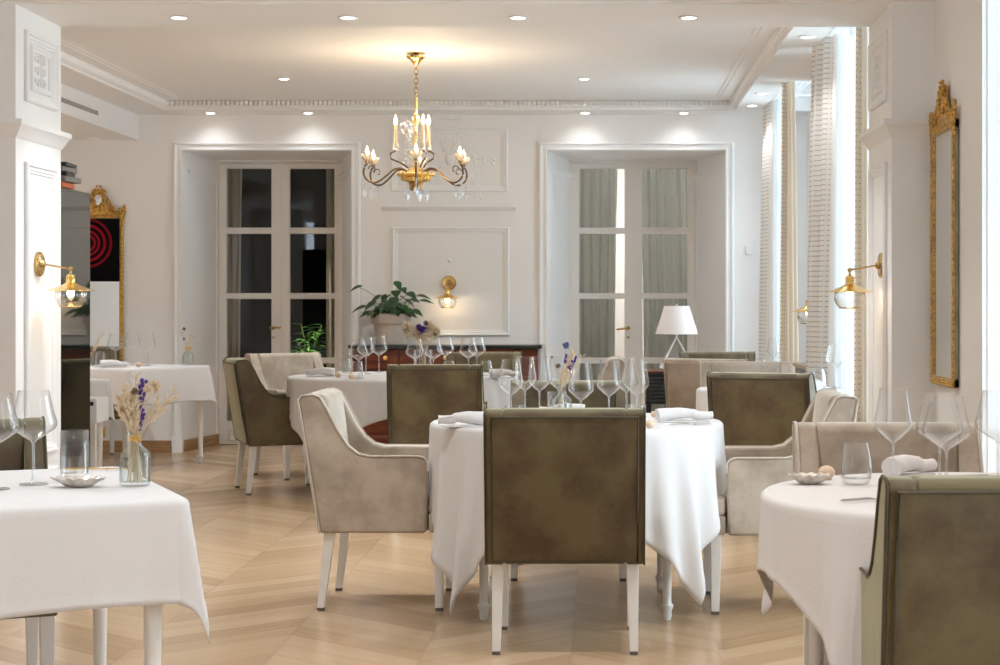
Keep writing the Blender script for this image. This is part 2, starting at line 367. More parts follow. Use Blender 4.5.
def glazed_door(i, x0, x1, pc, handle_px, pane_m):
    """two-leaf glazed door; pc = pane px columns"""
    root = empty('door_%d' % (i+1), ((x0+x1)/2, YD, 0)); cx = (x0+x1)/2
    struct(root, ['double glazed door with dark panes, left of the mahogany console', 'double glazed door with grey curtains imitating reflections, right of the mahogany console'][i], 'door')
    zt = wz(160.5, YD); m = MB(); z2 = wz(163, YD)
    m.box(x0-cx-.12, x0-cx+.012, -.04, .06, 0, zt+.2); m.box(x1-cx-.012, x1-cx+.12, -.04, .06, 0, zt+.2); m.box(x0-cx, x1-cx, -.04, .06, z2, zt+.2)
    m.build('door_frame', 'door', root, bevel=.003)
    rows = [(168.5, 228), (233.5, 293.5), (298.5, 358), (363, 421)]
    mid = (x0+x1)/2 - cx
    for k, (a, b) in enumerate(pc):
        L0 = x0-cx+.014 if k == 0 else mid+.003; L1 = mid-.003 if k == 0 else x1-cx-.014
        a = wx(a, YD)-cx; b = wx(b, YD)-cx; y0, y1 = -.015, .028
        m = MB(); zz = [z2-.004]
        for r in rows: zz += [wz(r[0], YD), wz(r[1], YD)]
        zz.append(.006)
        m.box(L0, a, y0, y1, .006, z2-.004); m.box(b, L1, y0, y1, .006, z2-.004)
        for q in range(0, len(zz), 2): m.box(a-.001, b+.001, y0+.003, y1-.002, zz[q+1], zz[q])
        for r in rows:
            za, zb_ = wz(r[1], YD), wz(r[0], YD)
            M = plane_M(((a+b)/2, y0, (za+zb_)/2), (1, 0, 0), (0, 0, 1)); m.frame(M, b-a+.012, zb_-za+.012, [(0, 0), (.0, .006), (.006, .006), (.010, -.01)])
        M = plane_M(((a+b)/2, y0+.003, .09), (1, 0, 0), (0, 0, 1)); m.frame(M, b-a-.03, .10, PROFS)
        if k == 0: m.box(mid-.022, mid+.016, y0-.014, y0, .006, z2-.004)
        lf = m.build('door_leaf', 'door', root, ang=30)
        m = MB(); 
        for r in rows: m.box(a-.004, b+.004, .004, .007, wz(r[1], YD)-.004, wz(r[0], YD)+.004)
        m.build('pane', pane_m, lf, smooth=False)
        m = MB(); hx = x0-cx+.008 if k == 0 else x1-cx-.008
        for zz_ in (.35, 1.15, 1.95, 2.3): m.tube([(hx, y0-.010, zz_-.045), (hx, y0-.010, zz_+.045)], .007, 8)
        m.build('hinge', 'door', lf)
    hx = wx(handle_px, YD)-cx; m = MB(); hz = wz(328, YD)
    m.lathe([(0, 0), (.016, 0), (.016, .006), (.008, .012), (.008, .03), (0, .03)], n=14, M=plane_M((hx, -.030, hz), (1, 0, 0), (0, 0, 1)))
    m.tube([(hx, -.055, hz), (hx-.04, -.058, hz-.004), (hx-.10, -.058, hz-.012)] if i else [(hx, -.055, hz), (hx-.03, -.058, hz+.006), (hx+.04, -.058, hz+.004), (hx+.07, -.058, hz+.002)], .008, 8)
    m.lathe([(0, 0), (.010, 0), (.010, .004), (0, .004)], n=12, M=plane_M((hx, -.030, hz-.08), (1, 0, 0), (0, 0, 1)))
    tag(m.build('door_handle', 'brass', root), 'curved brass handle')
glazed_door(0, *FX[0], [(227, 272), (290, 335)], 274, 'darkpane')
glazed_door(1, *FX[1], [(579, 625), (642, 687.5)], 628, 'darkpane')

# rooms behind the glazed doors
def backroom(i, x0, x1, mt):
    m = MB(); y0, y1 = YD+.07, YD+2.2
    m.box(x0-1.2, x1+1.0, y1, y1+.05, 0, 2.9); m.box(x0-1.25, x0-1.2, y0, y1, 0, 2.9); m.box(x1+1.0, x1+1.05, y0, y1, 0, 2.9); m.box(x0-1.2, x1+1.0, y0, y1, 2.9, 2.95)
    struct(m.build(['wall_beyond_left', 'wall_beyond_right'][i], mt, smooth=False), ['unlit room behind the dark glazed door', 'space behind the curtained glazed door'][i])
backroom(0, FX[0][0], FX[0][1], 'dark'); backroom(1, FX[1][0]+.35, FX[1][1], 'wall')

# wall panels between the doors
def wallpanel(n, px0, py0, px1, py1, lab, prof=PROF):
    m = MB(); x0, x1, z1, z0 = wx(px0, YB), wx(px1, YB), wz(py0, YB), wz(py1, YB)
    M = plane_M(((x0+x1)/2, YB-.0005, (z0+z1)/2), (1, 0, 0), (0, 0, 1)); m.frame(M, x1-x0, z1-z0, prof)
    return struct(m.build('trim_%d' % n, 'trim', ang=30), lab, 'trim')
wallpanel(11, 392, 227, 509.5, 336, 'lower raised wall panel moulding above the console')
wallpanel(12, 391, 129, 508, 192, 'upper raised wall panel moulding above the chandelier')
# carved leaf relief in the upper panel
m = MB(); rr = random.Random(3)
cx, cz = wx(450, YB), wz(163, YB)
for sg in (-1, 1):
    for k in range(3):
        pts = []; x, z, a = 0, -.12+.05*k, R(25+28*k)
        for q in range(16):
            pts.append((cx+sg*x, YB-.004, cz+z)); x += .026*math.cos(a); z += .020*math.sin(a); a -= R(9-4*k)
            if q % 3 == 2:
                for d in (-1, 1):
                    aa = a+d*R(55); m.ball((cx+sg*(x+.022*math.cos(aa)), YB-.003, cz+z+.022*math.sin(aa)), .018, (1, .3, .55), 8, 5, Matrix.Rotation(-aa if sg > 0 else aa+PI, 4, 'Y'))
        m.tube(pts, .006, 6)
m.ball((cx, YB-.004, cz+.03), .05, (.8, .25, 1.1), 10, 6)
struct(m.build('trim_13', 'trim'), 'carved leaf scrolls in relief in the upper panel', 'trim')
# ledge between the panels
m = MB(); x0, x1 = wx(382, YB), wx(516, YB); z = wz(211, YB)
m.prism([(YB-.0005, z), (YB-.02, z), (YB-.035, z+.02), (YB-.05, z+.03), (YB-.05, z+.045), (YB-.0005, z+.05)], x0, x1, 0)
struct(m.build('trim_14', 'trim', ang=25), 'narrow white ledge moulding below the chandelier', 'trim')

# columns and beam
def column_side(xface, sg, n0, labs):
    m = MB()
    if sg > 0: m.box(-3.5, xface, YF, YR, 0, ZB)
    else: m.box(xface, 2.4, YF, YR, 0, ZB)
    struct(m.build('wall_column_%s' % ('left' if sg > 0 else 'right'), 'trim', smooth=False), labs[0], 'column')
    m = MB(); right = (0, 1, 0) if sg > 0 else (0, -1, 0)
    e = .0008*sg
    M = plane_M((xface+e, 8.455, (2.175+2.51)/2), right, (0, 0, 1)); m.frame(M, .47, .335, PROF); m.frame(M, .30, .215, PROFS)
    rr = random.Random(5)                                # carved rosette scrolls
    for s2 in (-1, 1):
        for k in range(3):
            c = Vector((.045*s2, -.06+.055*k)); pts = []
            for q in range(15):
                a = q*.55; r = .026*(1-q/17); pts.append(tuple(M @ Vector((c.x+s2*r*math.cos(a), c.y+r*math.sin(a), .004))))
            m.tube(pts, .0045, 6); m.ball(pts[-1], .008, n=8, m=5)
            m.ball(tuple(M @ Vector((.075*s2, -.05+.05*k, .003))), .014, (.4, .8, 1), 8, 5)
    m.tube([tuple(M @ Vector((0, -.09, .004))), tuple(M @ Vector((.006, 0, .005))), tuple(M @ Vector((0, .09, .004)))], .004, 6)
    M = plane_M((xface+e, 8.455, 1.19), right, (0, 0, 1)); m.frame(M, .47, 1.40, PROF)
    M = plane_M((xface+e, 8.455, .27), right, (0, 0, 1)); m.frame(M, .47, .30, PROF)
    struct(m.build('trim_%d' % n0, 'trim', ang=30), labs[1], 'trim')
    # cornice band wrapping the column
    m = MB(); z0, z1 = 2.0, 2.075
    pr = [(0, z0-.01), (.008, z0), (.015, z0+.012), (.034, z0+.045), (.042, z0+.052), (.042, z1), (0, z1+.004)]
    xo = -3.5 if sg > 0 else XW-.0
    def ring(d):
        if sg > 0: return [(xo, YF-d), (xface+d, YF-d), (xface+d, YR+d), (xo, YR+d)]
        return [(xo, YF-d), (xface-d, YF-d), (xface-d, YR+d), (2.3, YR+d)]
    vs = []
    for d, z in pr: vs += [(p[0], p[1], z) for p in ring(d)]
    m.add(vs, [(q*4+k, q*4+k+1, (q+1)*4+k+1, (q+1)*4+k) for q in range(len(pr)-1) for k in range(3)])
    struct(m.build('trim_%d' % (n0+1), 'trim', ang=25), labs[2], 'trim')
column_side(XL, 1, 21, ['white column at the left of the wide opening', 'carved and moulded panels on the left column', 'white cornice band around the left column'])
column_side(XR, -1, 24, ['white column at the right of the wide opening', 'carved and moulded panels on the right column', 'white cornice band around the right column'])
m = MB(); m.box(XLL, 2.4, YF, YR, ZB, ZC+.25)
struct(m.build('ceiling_beam', 'ceil', smooth=False), 'flat white beam spanning the opening between the columns', 'beam')
m = MB(); m.prism([(YF-.0005, ZB+.008), (YF-.03, ZB+.012), (YF-.05, ZB+.05), (YF-.0005, ZB+.06)], -6.5, XW, 0)
struct(m.build('trim_27', 'ceil', ang=25), 'thin moulding along the front of the beam', 'trim')

# ceilings
m = MB(); m.box(XLL-.2, XW+.3, Yfront-.2, YF, 2.98, 3.1)
struct(m.build('ceiling', 'ceil', smooth=False), 'near white ceiling', 'ceiling')
CX0, CX1, CY1 = -3.48, 1.078, 13.97                     # inner edge of the soffit
m = MB(); m.box(CX0-.05, CX1+.05, YR, CY1+.05, ZC, ZC+.1)
struct(m.build('ceiling_coffer', 'ceil', smooth=False), 'recessed ceiling field around the chandelier', 'ceiling')
m = MB()
m.box(XLOW, CX0-.0, YR, YB, ZS, ZC+.25); m.box(CX0, CX1, CY1, YB, ZS, ZC+.25)
m.box(CX1, 1.30, YR, YB, ZS, ZC+.25); m.box(1.30, 2.4, 10.65, 12.14, ZS, ZC+.25); m.box(1.30, 2.4, 14.02, YB, ZS, ZC+.25)
struct(m.build('ceiling_soffit', 'ceil', smooth=False), 'flat lower ceiling border with downlights', 'ceiling')
m = MB(); m.box(XLL, XLOW, YR, YB, ZLOW, ZC+.25)
struct(m.build('ceiling_low', 'ceil', smooth=False), 'lower ceiling at the far left', 'ceiling')
m = MB(); m.box(1.30, 2.4, YR, YB, ZC+.25, ZC+.3)
struct(m.build('ceiling_pocket', 'ceil', smooth=False), 'curtain recess above the right windows', 'ceiling')
# crown moulding of the coffer: left, back, right
m = MB()
cr = [(0, 0, -.001), (0, 0, .015), (.014, .018, .019), (.024, .03, .027), (.034, .040, .026), (.040, .040, .067), (.085, .098, .069), (.125, .12, .071), (.135, .15, .078), (.155, .19, .080), (.163, .23, .086), (.185, .27, .087), (.20, .31, .0905)]
vs = []
for a, b, z in cr:
    a += .004; b += .004
    vs += [(CX0+a, YR-.02, ZS+z), (CX0+a, CY1-b, ZS+z), (CX1-a, CY1-b, ZS+z), (CX1-a, YR-.02, ZS+z)]
m.add(vs, [(q*4+k, q*4+k+1, (q+1)*4+k+1, (q+1)*4+k) for q in range(len(cr)-1) for k in range(3)])
nd = 122
for k in range(nd):
    x = CX0+.05+(CX1-CX0-.1)*k/(nd-1)
    m.box(x-.0115, x+.0115, CY1-.092, CY1-.042, ZS+.030, ZS+.064)
struct(m.build('trim_31', 'ceil', ang=20, recalc=False), 'stepped crown moulding with dentils around the recessed ceiling', 'trim')

# right wall: near part, far part with windows
def wall_with_windows(name, x0, x1, y0, y1, wins, z1, lab, mat='wall'):
    m = MB(); ys = y0
    for a, b, za, zb_ in wins:
        m.box(x0, x1, ys, a, 0, z1); m.box(x0, x1, a, b, 0, za); m.box(x0, x1, a, b, zb_, z1); ys = b
    m.box(x0, x1, ys, y1, 0, z1)
    return struct(m.build(name, mat, smooth=False), lab)
WN = [(-1.2, -.3, .25, 2.75), (2.2, 3.3, .25, 2.75), (5.45, 7.0, .25, 2.75)]
wall_with_windows('wall_right', XW, XW+.45, Yfront, YF, WN, 2.98, 'white right wall beside the near window')
WF = [(9.0, 10.6, .35, ZC+.2), (12.2, 13.9, .35, ZC+.2)]
wall_with_windows('wall_windows', 1.5+.2, 2.2, YR, YB, WF, ZC+.25, 'right wall behind the curtains, with two tall windows')
m = MB(); m.box(1.5, 1.72, 10.65, 12.14, 0, ZS)
struct(m.build('wall_pier', 'wall', smooth=False), 'wall pier between the two curtained windows')
m = MB(); m.box(XLL-.2, XLL, Yfront, 18, 0, 3.1); struct(m.build('wall_left', 'wall', smooth=False), 'far left wall')
wb = [(-5.6, -4.5)]
m = MB(); m.box(XLL, -5.6, Yfront-.2, Yfront, 0, 2.98); m.box(-4.5, XW+.4, Yfront-.2, Yfront, 0, 2.98)
for a, b in wb: m.box(a, b, Yfront-.2, Yfront, 0, .5); m.box(a, b, Yfront-.2, Yfront, 2.75, 2.98)
struct(m.build('wall_front', 'wall', smooth=False), 'wall behind the camera with a narrow window')
# window frames on the right
def window(n, x, a, b, za, zb_, lab):
    root = empty('window_%d' % n, (x, (a+b)/2, za)); struct(root, lab, 'window')
    w = b-a; h = zb_-za; m = MB(); t = .05
    for y in (-w/2, w/2-t): m.box(-.03, .03, y, y+t, 0, h)
    m.box(-.03, .03, -w/2, w/2, 0, t); m.box(-.03, .03, -w/2, w/2, h-t, h); m.box(-.028, .028, -.04, .04, 0, h)
    m.box(-.022, .022, -w/2, w/2, h*.72, h*.72+.035)
    m.build('window_frame', 'trim', root, bevel=.004)
    m = MB(); m.box(-.003, .003, -w/2+.01, w/2-.01, .01, h-.01); m.build('pane', 'pane', root, smooth=False)
for n, (a, b, c, d) in enumerate(WN): window(n+1, XW+.36, a, b, c, d, ['right window far behind the camera', 'right window beside the camera', 'bright window at the right edge of the picture'][n])
for n, (a, b, c, d) in enumerate(WF): window(n+4, 2.08, a, b, c, d, ['tall window behind the nearer pair of curtains', 'tall window behind the farther pair of curtains'][n])
# casing of the near window on the right wall
m = MB(); M = plane_M((XW-.0005, (WN[2][0]+WN[2][1])/2, 1.5), (0, -1, 0), (0, 0, 1))
m.frame(M, WN[2][1]-WN[2][0]+.16, 2.66, [(0, 0), (0, .012), (.02, .018), (.05, .012), (.07, .02), (.077, .02), (.077, .0)])
struct(m.build('trim_41', 'trim', ang=30), 'moulded casing of the window at the right edge', 'trim')
m = MB(); m.box(XW-.015, XW-.001, 7.1, YF, 0, .12); struct(m.build('baseboard_right', 'oak', bevel=.004), 'oak skirting below the gilt mirror', 'baseboard')

# ------------------------------------------------------------------ curtains
def curtain(p0, p1, q0, q1, z0, z1, folds, amp, mat, lab, grp=None, squeeze=None, rows=22, name='curtain'):
    """folded sheet; plan runs p0-p1 at the top and q0-q1 at the hem"""
    n = folds*12; m = MB(); uv = []; rr = random.Random(int(p0[1]*100)+folds)
    ph = [rr.uniform(-.4, .4) for _ in range(folds+2)]
    for j in range(rows+1):
        t = j/rows; z = z1+(z0-z1)*t
        a = Vector(p0).lerp(Vector(q0), t**.8); b = Vector(p1).lerp(Vector(q1), t**.8); d = b-a; nn = Vector((-d.y, d.x)).normalized()
        for k in range(n+1):
            u = k/n; w = amp*(.65+.35*t)*math.sin(u*folds*2*PI + ph[int(u*folds)]*math.sin(u*folds*2*PI)*.6 + .25*math.sin(t*2+u*5))
            p = a + d*(u+.012*math.sin(t*5+u*9)) + nn*w; m.v.append((p.x, p.y, z)); uv.append((u*(d.length+folds*amp*1.2), z))
    m.f = [(j*(n+1)+k, j*(n+1)+k+1, (j+1)*(n+1)+k+1, (j+1)*(n+1)+k) for j in range(rows) for k in range(n)]; m.mi = [0]*len(m.f); m.uv = uv
    o = m.build(name, mat, recalc=False, ang=80); return tag(o, lab, 'curtain', grp)
ZT = ZS+.04
curtain((1.275, 10.50), (1.40, 10.28), (1.215, 10.50), (1.36, 10.24), .02, ZT, 3, .030, 'curt', 'pleated cream curtain with ladder trim, beside the right column, far side of its window')
curtain((1.305, 8.86), (1.37, 9.02), (1.30, 8.86), (1.36, 9.02), .02, ZT, 2, .022, 'curt2', 'narrow strip of cream curtain showing just behind the right column')
curtain((1.28, 12.20), (1.365, 12.36), (1.265, 12.20), (1.41, 12.46), .02, ZT, 3, .026, 'curt2', 'beige curtain bundle between the two tall windows, behind the wall lamp')
curtain((1.30, 13.93), (1.35, 13.60), (1.25, 13.93), (1.34, 13.56), .02, ZT, 3, .028, 'curt', 'cream curtain with ladder trim in the far right corner of the room')
curtain((1.42, 10.52), (1.45, 10.20), (1.375, 10.55), (1.475, 9.98), .02, ZT+.02, 5, .018, 'sheer', 'white sheer curtain glowing behind the nearer pleated curtain', name='sheer_curtain')
curtain((1.37, 13.95), (1.44, 13.45), (1.35, 13.95), (1.46, 13.35), .02, ZT+.02, 6, .018, 'sheer', 'white sheer curtain behind the far corner curtain', name='sheer_curtain')
for a, b, lab in ((8.85, 10.58, 'white curtain rail above the nearer tall window'), (12.16, 13.98, 'white curtain rail above the farther tall window')):
    m = MB(); m.box(1.33, 1.38, a, b, ZT+.035, ZT+.06); m.box(1.50, 1.54, a, b, ZT+.035, ZT+.06)
    for y in (a+.1, (a+b)/2, b-.1): m.box(1.34, 1.70, y-.01, y+.01, ZT+.06, ZT+.075)
    tag(m.build('curtain_rail', 'glaze', bevel=.002), lab, 'curtain rail')
# curtains behind the glazed doors
def px15(p): return wx(p, YD+.3)
curtain((px15(221), YD+.30), (px15(243), YD+.28), (px15(221), YD+.30), (px15(240), YD+.28), .03, 2.55, 3, .02, 'dcurt', 'taupe curtain behind the left leaf of the dark glazed door')
curtain((px15(326), YD+.28), (px15(341), YD+.30), (px15(327), YD+.28), (px15(341), YD+.30), .03, 2.55, 2, .02, 'dcurt', 'taupe curtain behind the right leaf of the dark glazed door')
curtain((px15(566), YD+.26), (px15(618), YD+.26), (px15(566), YD+.26), (px15(614), YD+.26), .03, 2.6, 6, .03, 'gcurt', 'grey curtain standing in for a reflection in the left leaf of the curtained glazed door')  # grey cloth behind the panes imitates what they reflect
curtain((px15(638), YD+.26), (px15(700), YD+.26), (px15(646), YD+.26), (px15(700), YD+.26), .03, 2.6, 7, .03, 'gcurt', 'grey curtain standing in for a reflection in the right leaf of the curtained glazed door')

# ------------------------------------------------------------------ chairs
def make_chair(fab, pipe):
    root = empty('dining_armchair'); root['category'] = 'chair'
    prof = [(-.235, .312), (-.318, .82), (-.322, .842), (-.308, .858), (-.262, .862), (-.236, .852), (-.205, .80), (-.165, .72), (-.125, .66), (-.085, .628), (-.04, .618), (.155, .618), (.18, .610), (.192, .592), (.194, .56), (.186, .312)]
    for sx in (-1, 1):
        m = MB(); xa, xb = (.213, .276) if sx > 0 else (-.276, -.213)
        m.prism(prof, xa, xb, 0); m.build('armrest', fab, root, bevel=.011, seg=3, ang=50)
    m = MB(); m.prism([(-.234, .312), (-.321, .840), (-.307, .860), (-.235, .862), (-.215, .845), (-.165, .45), (-.155, .312)], -.2135, .2135, 0)
    m.build('backrest', fab, root, bevel=.012, seg=3, ang=50)
    m = MB(); vs = []                                     # slightly padded outer back panel
    n = 10
    def bp(u, w):                                         # u across, w up
        z = .325+.508*w; y = -.236-.086*(z-.312)/.526; bul = .012*(1-(2*u-1)**4)*(1-(2*w-1)**4)+.004
        return ((u-.5)*.50, y-.003-bul, z)
    vs = [bp(i/n, j/n) for j in range(n+1) for i in range(n+1)]; q = n+1
    vs += [(bp(i/n, j/n)[0], bp(i/n, j/n)[1]+.014+.012, bp(i/n, j/n)[2]) for j in range(n+1) for i in range(n+1)]
    fs = [(j*q+i, j*q+i+1, (j+1)*q+i+1, (j+1)*q+i) for j in range(n) for i in range(n)]
    o = q*q
    for i in range(n): fs += [(i, o+i, o+i+1, i+1), (n*q+i, n*q+i+1, o+n*q+i+1, o+n*q+i), (i*q, (i+1)*q, o+(i+1)*q, o+i*q), (i*q+n, o+i*q+n, o+(i+1)*q+n, (i+1)*q+n)]
    m.add(vs, fs); m.build('back_panel', fab, root, ang=60)
    m = MB()
    loop = [bp(0, 0), bp(0, .33), bp(0, .66), bp(0, 1), bp(.5, 1), bp(1, 1), bp(1, .66), bp(1, .33), bp(1, 0), bp(.5, 0), bp(0, 0)]
    m.tube([(p[0]*1.012, p[1]+.001, p[2]) for p in loop], .0045, 6)
    for sx in (-1, 1):
        m.tube([(sx*.2765, y, z) for y, z in prof[:-1]], .0042, 6)
    m.build('piping', pipe, root, ang=80)
    T = [(-.211, -.20), (.211, -.20), (.211, .197), (.268, .197), (.268, .262), (-.268, .262), (-.268, .197), (-.211, .197)]
    m = MB(); m.prism(T, .390, .462, 2); m.build('seat', fab, root, bevel=.014, seg=3, ang=50)
    m = MB(); m.prism(T, .314, .388, 2); m.build('seat_frame', fab, root, bevel=.006, ang=50)
    for sx in (-1, 1):
        m = MB(); m.taper((sx*.24, -.235, .012), .0145, (sx*.236, -.200, .320), .021); m.taper((sx*.24, -.235, 0), .014, (sx*.24, -.235, .012), .014); m.mi = [0]*6+[1]*6
        m.build('leg', ['leg', 'felt'], root, bevel=.002)
        m = MB(); m.taper((sx*.24, .236, .012), .0155, (sx*.24, .234, .320), .022); m.taper((sx*.24, .236, 0), .015, (sx*.24, .236, .012), .015); m.mi = [0]*6+[1]*6
        m.build('leg', ['leg', 'felt'], root, bevel=.002)
    return root
chairG = make_chair('green', 'greenp'); chairW = make_chair('grey', 'greyp'); uG = [False]; uW = [False]
def chair(kind, x, y, head, lab, grp=None, sc=None):
    place(chairG if kind == 'g' else chairW, uG if kind == 'g' else uW, x, y, 0, R(head-90), lab, 'chair', grp, sc)
chair('g', -.122, 6.345, 90, 'olive velvet armchair in the foreground centre, its back to the viewer at the centre table')
chair('w', -.877, 7.22, 0, 'grey velvet armchair seen from the side, at the left of the centre table')
chair('w', .69, 7.14, 180, 'pale grey velvet armchair at the right of the centre table, facing it')
chair('g', -.138, 7.96, -90, 'olive armchair behind the centre table, seen through the wine glasses')
chair('g', .875, 3.97, 90, 'large dark olive armchair cut by the right edge, its back to the viewer')
chair('w', .875, 5.10, -90, 'light grey armchair behind the right foreground table, facing the viewer')
chair('g', -2.05+.12, 5.24, -67, 'dark olive armchair behind the left foreground table, half hidden by wine glasses')
chair('g', .945, 9.36, 66, 'dark brown-olive armchair with its back to the viewer, right of the centre table')
chair('w', .90, 10.62, -90, 'light armchair facing the viewer behind the dark olive one on the right')
chair('w', .80, 11.60, 66, 'taupe armchair with its back to the viewer, in front of the black sideboard')
chair('g', .875, 12.78, -90, 'pale olive armchair just below the white lamp shade')
chair('g', -2.10, 11.45, 20, 'dark olive armchair seen from behind at an angle, left of the large round table')
chair('w', -2.12, 12.42, -52, 'beige armchair in front of the dark glazed door')
chair('g', -.975, 10.60, 90, 'olive armchair with its back to the viewer at the large round table')
chair('g', -.86, 12.70, -90, 'olive armchair in front of the mahogany console, facing the viewer')
chair('w', -.17, 11.55, 180, 'light armchair at the right of the large round table, behind the wine glasses')
chair('g', -4.04, 13.80, -62, 'dark armchair at the far table below the left gilt mirror')

# ------------------------------------------------------------------ tables and cloths
def table(x, y, rot, lab, rnd, half, legd):
    root = empty('dining_table', (x, y, 0), rot); tag(root, lab, 'table')
    m = MB()
    if rnd: m.lathe([(0, .70), (half-.03, .70), (half-.012, .715), (half-.012, .735), (half-.02, .742), (0, .742)], n=56)
    else: m.box(-half+.012, half-.012, -half+.012, half-.012, .712, .742)
    m.build('tabletop', 'leg', root, bevel=0 if rnd else .006)
    m = MB(); a = legd
    for s in (-1, 1): m.box(-a, a, s*a-.01, s*a+.01, .63, .712); m.box(s*a-.01, s*a+.01, -a, a, .63, .712)
    m.build('apron', 'leg', root)
    for sx in (-1, 1):
        for sy in (-1, 1):
            m = MB(); m.lathe([(0, 0), (.013, 0), (.017, .012), (.017, .035), (.0195, .04), (.0235, .05), (.0235, .058), (.017, .066), (.016, .08), (.021, .35), (.026, .60), (.028, .61), (.028, .70), (0, .70)], (sx*a, sy*a, 0), 20)
            m.build('leg', 'leg', root)
    return root
def ray_sq(a, crot, ox, oy, th):
    # distance from the table centre to the edge of a square cloth centred at (ox, oy)
    best = 9
    for k in range(4):
        n = (math.cos(crot+k*PI/2), math.sin(crot+k*PI/2)); d = n[0]*math.cos(th)+n[1]*math.sin(th)
        if d > 1e-6: best = min(best, (a+n[0]*ox+n[1]*oy)/d)
    return best
def cloth(x, y, rnd, half, trot, a, crot, lab, flare=.30, wave=.10, nf=3, seed=1, corner=1.0, p=16, ox=0, oy=0):
    rr = random.Random(seed); NT = 320; m = MB()
    def sq(h, t, p): c, s = abs(math.cos(t)), abs(math.sin(t)); return h/((c**p+s**p)**(1/p))
    ph = [rr.uniform(0, 6.28) for _ in range(4)]; am = [rr.uniform(.75, 1.15) for _ in range(8)]
    prof = []
    rings = [.0, .35, .7, .9, .97]
    ztop = .7455; rows = []
    for f in rings: rows.append([(f, None)])
    NH = 17
    sides = []
    samp = []
    if rnd:
        for k in range(NT):
            th = 2*PI*k/NT; samp.append((half*math.cos(th), half*math.sin(th), th, max(.03, ray_sq(a, crot, ox, oy, th)-half), abs(math.sin(2*(th-crot)))**6))
    else:                                                   # square table: straight sides, rounded corners that fold
        rc_ = .03; ov = a-half; hc = half-rc_
        for q in range(4):
            nn = trot+q*PI/2; n1 = Vector((math.cos(nn), math.sin(nn))); t1 = Vector((-n1.y, n1.x))
            for k in range(44):
                u = -1+2*k/44; p_ = n1*half+t1*(hc*u); samp.append((p_.x, p_.y, nn, ov*(1+.02*math.sin(u*4+q)), max(0, abs(u)-.72)/.28*.25))
            for k in range(36):
                f = k/36*PI/2; p_ = n1*hc+t1*hc+Vector((math.cos(nn+f), math.sin(nn+f)))*rc_
                samp.append((p_.x, p_.y, nn+f, ov/max(math.cos(f), math.sin(f)), .25+.75*math.sin(2*f)))
    NT = len(samp)
    for k, (bx, by, th, Lh, co) in enumerate(samp):
        Ls = Lh; ta = math.atan2(by, bx); c_, s_ = math.cos(th), math.sin(th)
        w = sum(am[j]*math.sin((nf*4+3*j-3)*ta+ph[j]) for j in range(3))/2.4
        w2 = math.sin(nf*8*(ta-crot)+ph[3])
        def at_(e, zz, sw=0): return (bx+c_*e-s_*sw, by+s_*e+c_*sw, zz)
        col = [(bx*f, by*f, ztop) for f in (.4, .8, .95, .985)]
        col.append(at_(0, ztop-.0015)); col.append(at_(.007, ztop-.007)); col.append(at_(.010, ztop-.014))
        ds = (Ls-.02)/NH
        for j in range(1, NH+1):
            s = ds*j; g = min(1, s/.18)
            off = max(.003*g, s*flare*co*corner + wave*(s**1.05)*(w*.6*(1-co*.5)+.32*w2*(.4+co)))
            drop = s*math.sqrt(max(.2, 1-(flare*co*corner)**2)); hem = .0022 if j >= NH-1 else 0
            col.append(at_(.010+off+hem, ztop-.014-drop, .02*co*math.sin(4*(th-crot))*g*s/.3))
        sides.append(col)
    nr = len(sides[0]); m.v.append((0, 0, ztop))
    for c in sides: m.v += c
    for k in range(NT):
        k2 = (k+1) % NT; a0 = 1+k*nr; b0 = 1+k2*nr
        m.f.append((0, a0, b0))
        for j in range(nr-1): m.f.append((a0+j, a0+j+1, b0+j+1, b0+j))
    m.mi = [0]*len(m.f)
    o = m.build('tablecloth', 'cloth', loc=(x, y, 0), ang=75, solid=.0022); return tag(o, lab, 'tablecloth')
T1 = (-.095, 7.13); T2 = (-1.295, 11.5); T7 = (.965, 4.44)
table(*T1, 0, 'round white-legged dining table in the centre', True, .585, .355)
cloth(*T1, True, .585, 0, .905, 0, 'white cloth over the round centre table, hanging in points', flare=.10, wave=.15, nf=3, seed=4, ox=-.03, oy=-.01)
table(*T2, 0, 'large round dining table behind, left of centre', True, .74, .44)
cloth(*T2, True, .74, 0, .97, R(8), 'white cloth on the large round table before the console', flare=.10, wave=.14, nf=4, seed=2)
table(*T7, R(10), 'round dining table in the right foreground', True, .545, .33)
cloth(*T7, True, .545, 0, .80, R(7), 'cream-lit cloth on the right foreground table', flare=.10, wave=.15, nf=3, seed=9, ox=.09, oy=-.24)
# left foreground, square and turned
B_ = Vector((-1.017, 4.31)); d1 = Vector((-.401, .86)).normalized(); d2 = Vector((-.86, -.401)).normalized(); h6 = .47
c6 = B_+d1*h6+d2*h6; r6 = math.atan2(d1.y, d1.x)
table(c6.x, c6.y, r6, 'square dining table in the left foreground', False, h6, .40)
cloth(c6.x, c6.y, False, h6, r6, h6+.262, r6, 'white cloth on the left foreground table, one corner hanging low', flare=.24, wave=.13, nf=4, seed=5)
P_ = Vector((-3.40, 12.66)); e1 = Vector((.44, .73)).normalized(); e2 = Vector((-.73, .44)).normalized(); h3 = .41
c3 = P_+e1*h3+e2*h3; r3 = math.atan2(e1.y, e1.x)
table(c3.x, c3.y, r3, 'square dining table by the back wall at far left', False, h3, .36)
cloth(c3.x, c3.y, False, h3, r3, h3+.275, r3, 'white cloth on the far left table under the dried flower vase', flare=.22, wave=.08, nf=2, seed=8)
table(-3.60, 10.95, R(45), 'square dining table partly hidden behind the left column', False, .38, .33)
cloth(-3.60, 10.95, False, .38, R(45), .38+.24, R(45), 'white cloth hanging in a point, beside the black cabinet', flare=.12, wave=.05, nf=2, seed=3)
T4 = (.95, 9.80); table(*T4, 0, 'small dining table between the two right-hand armchairs', True, .40, .24)
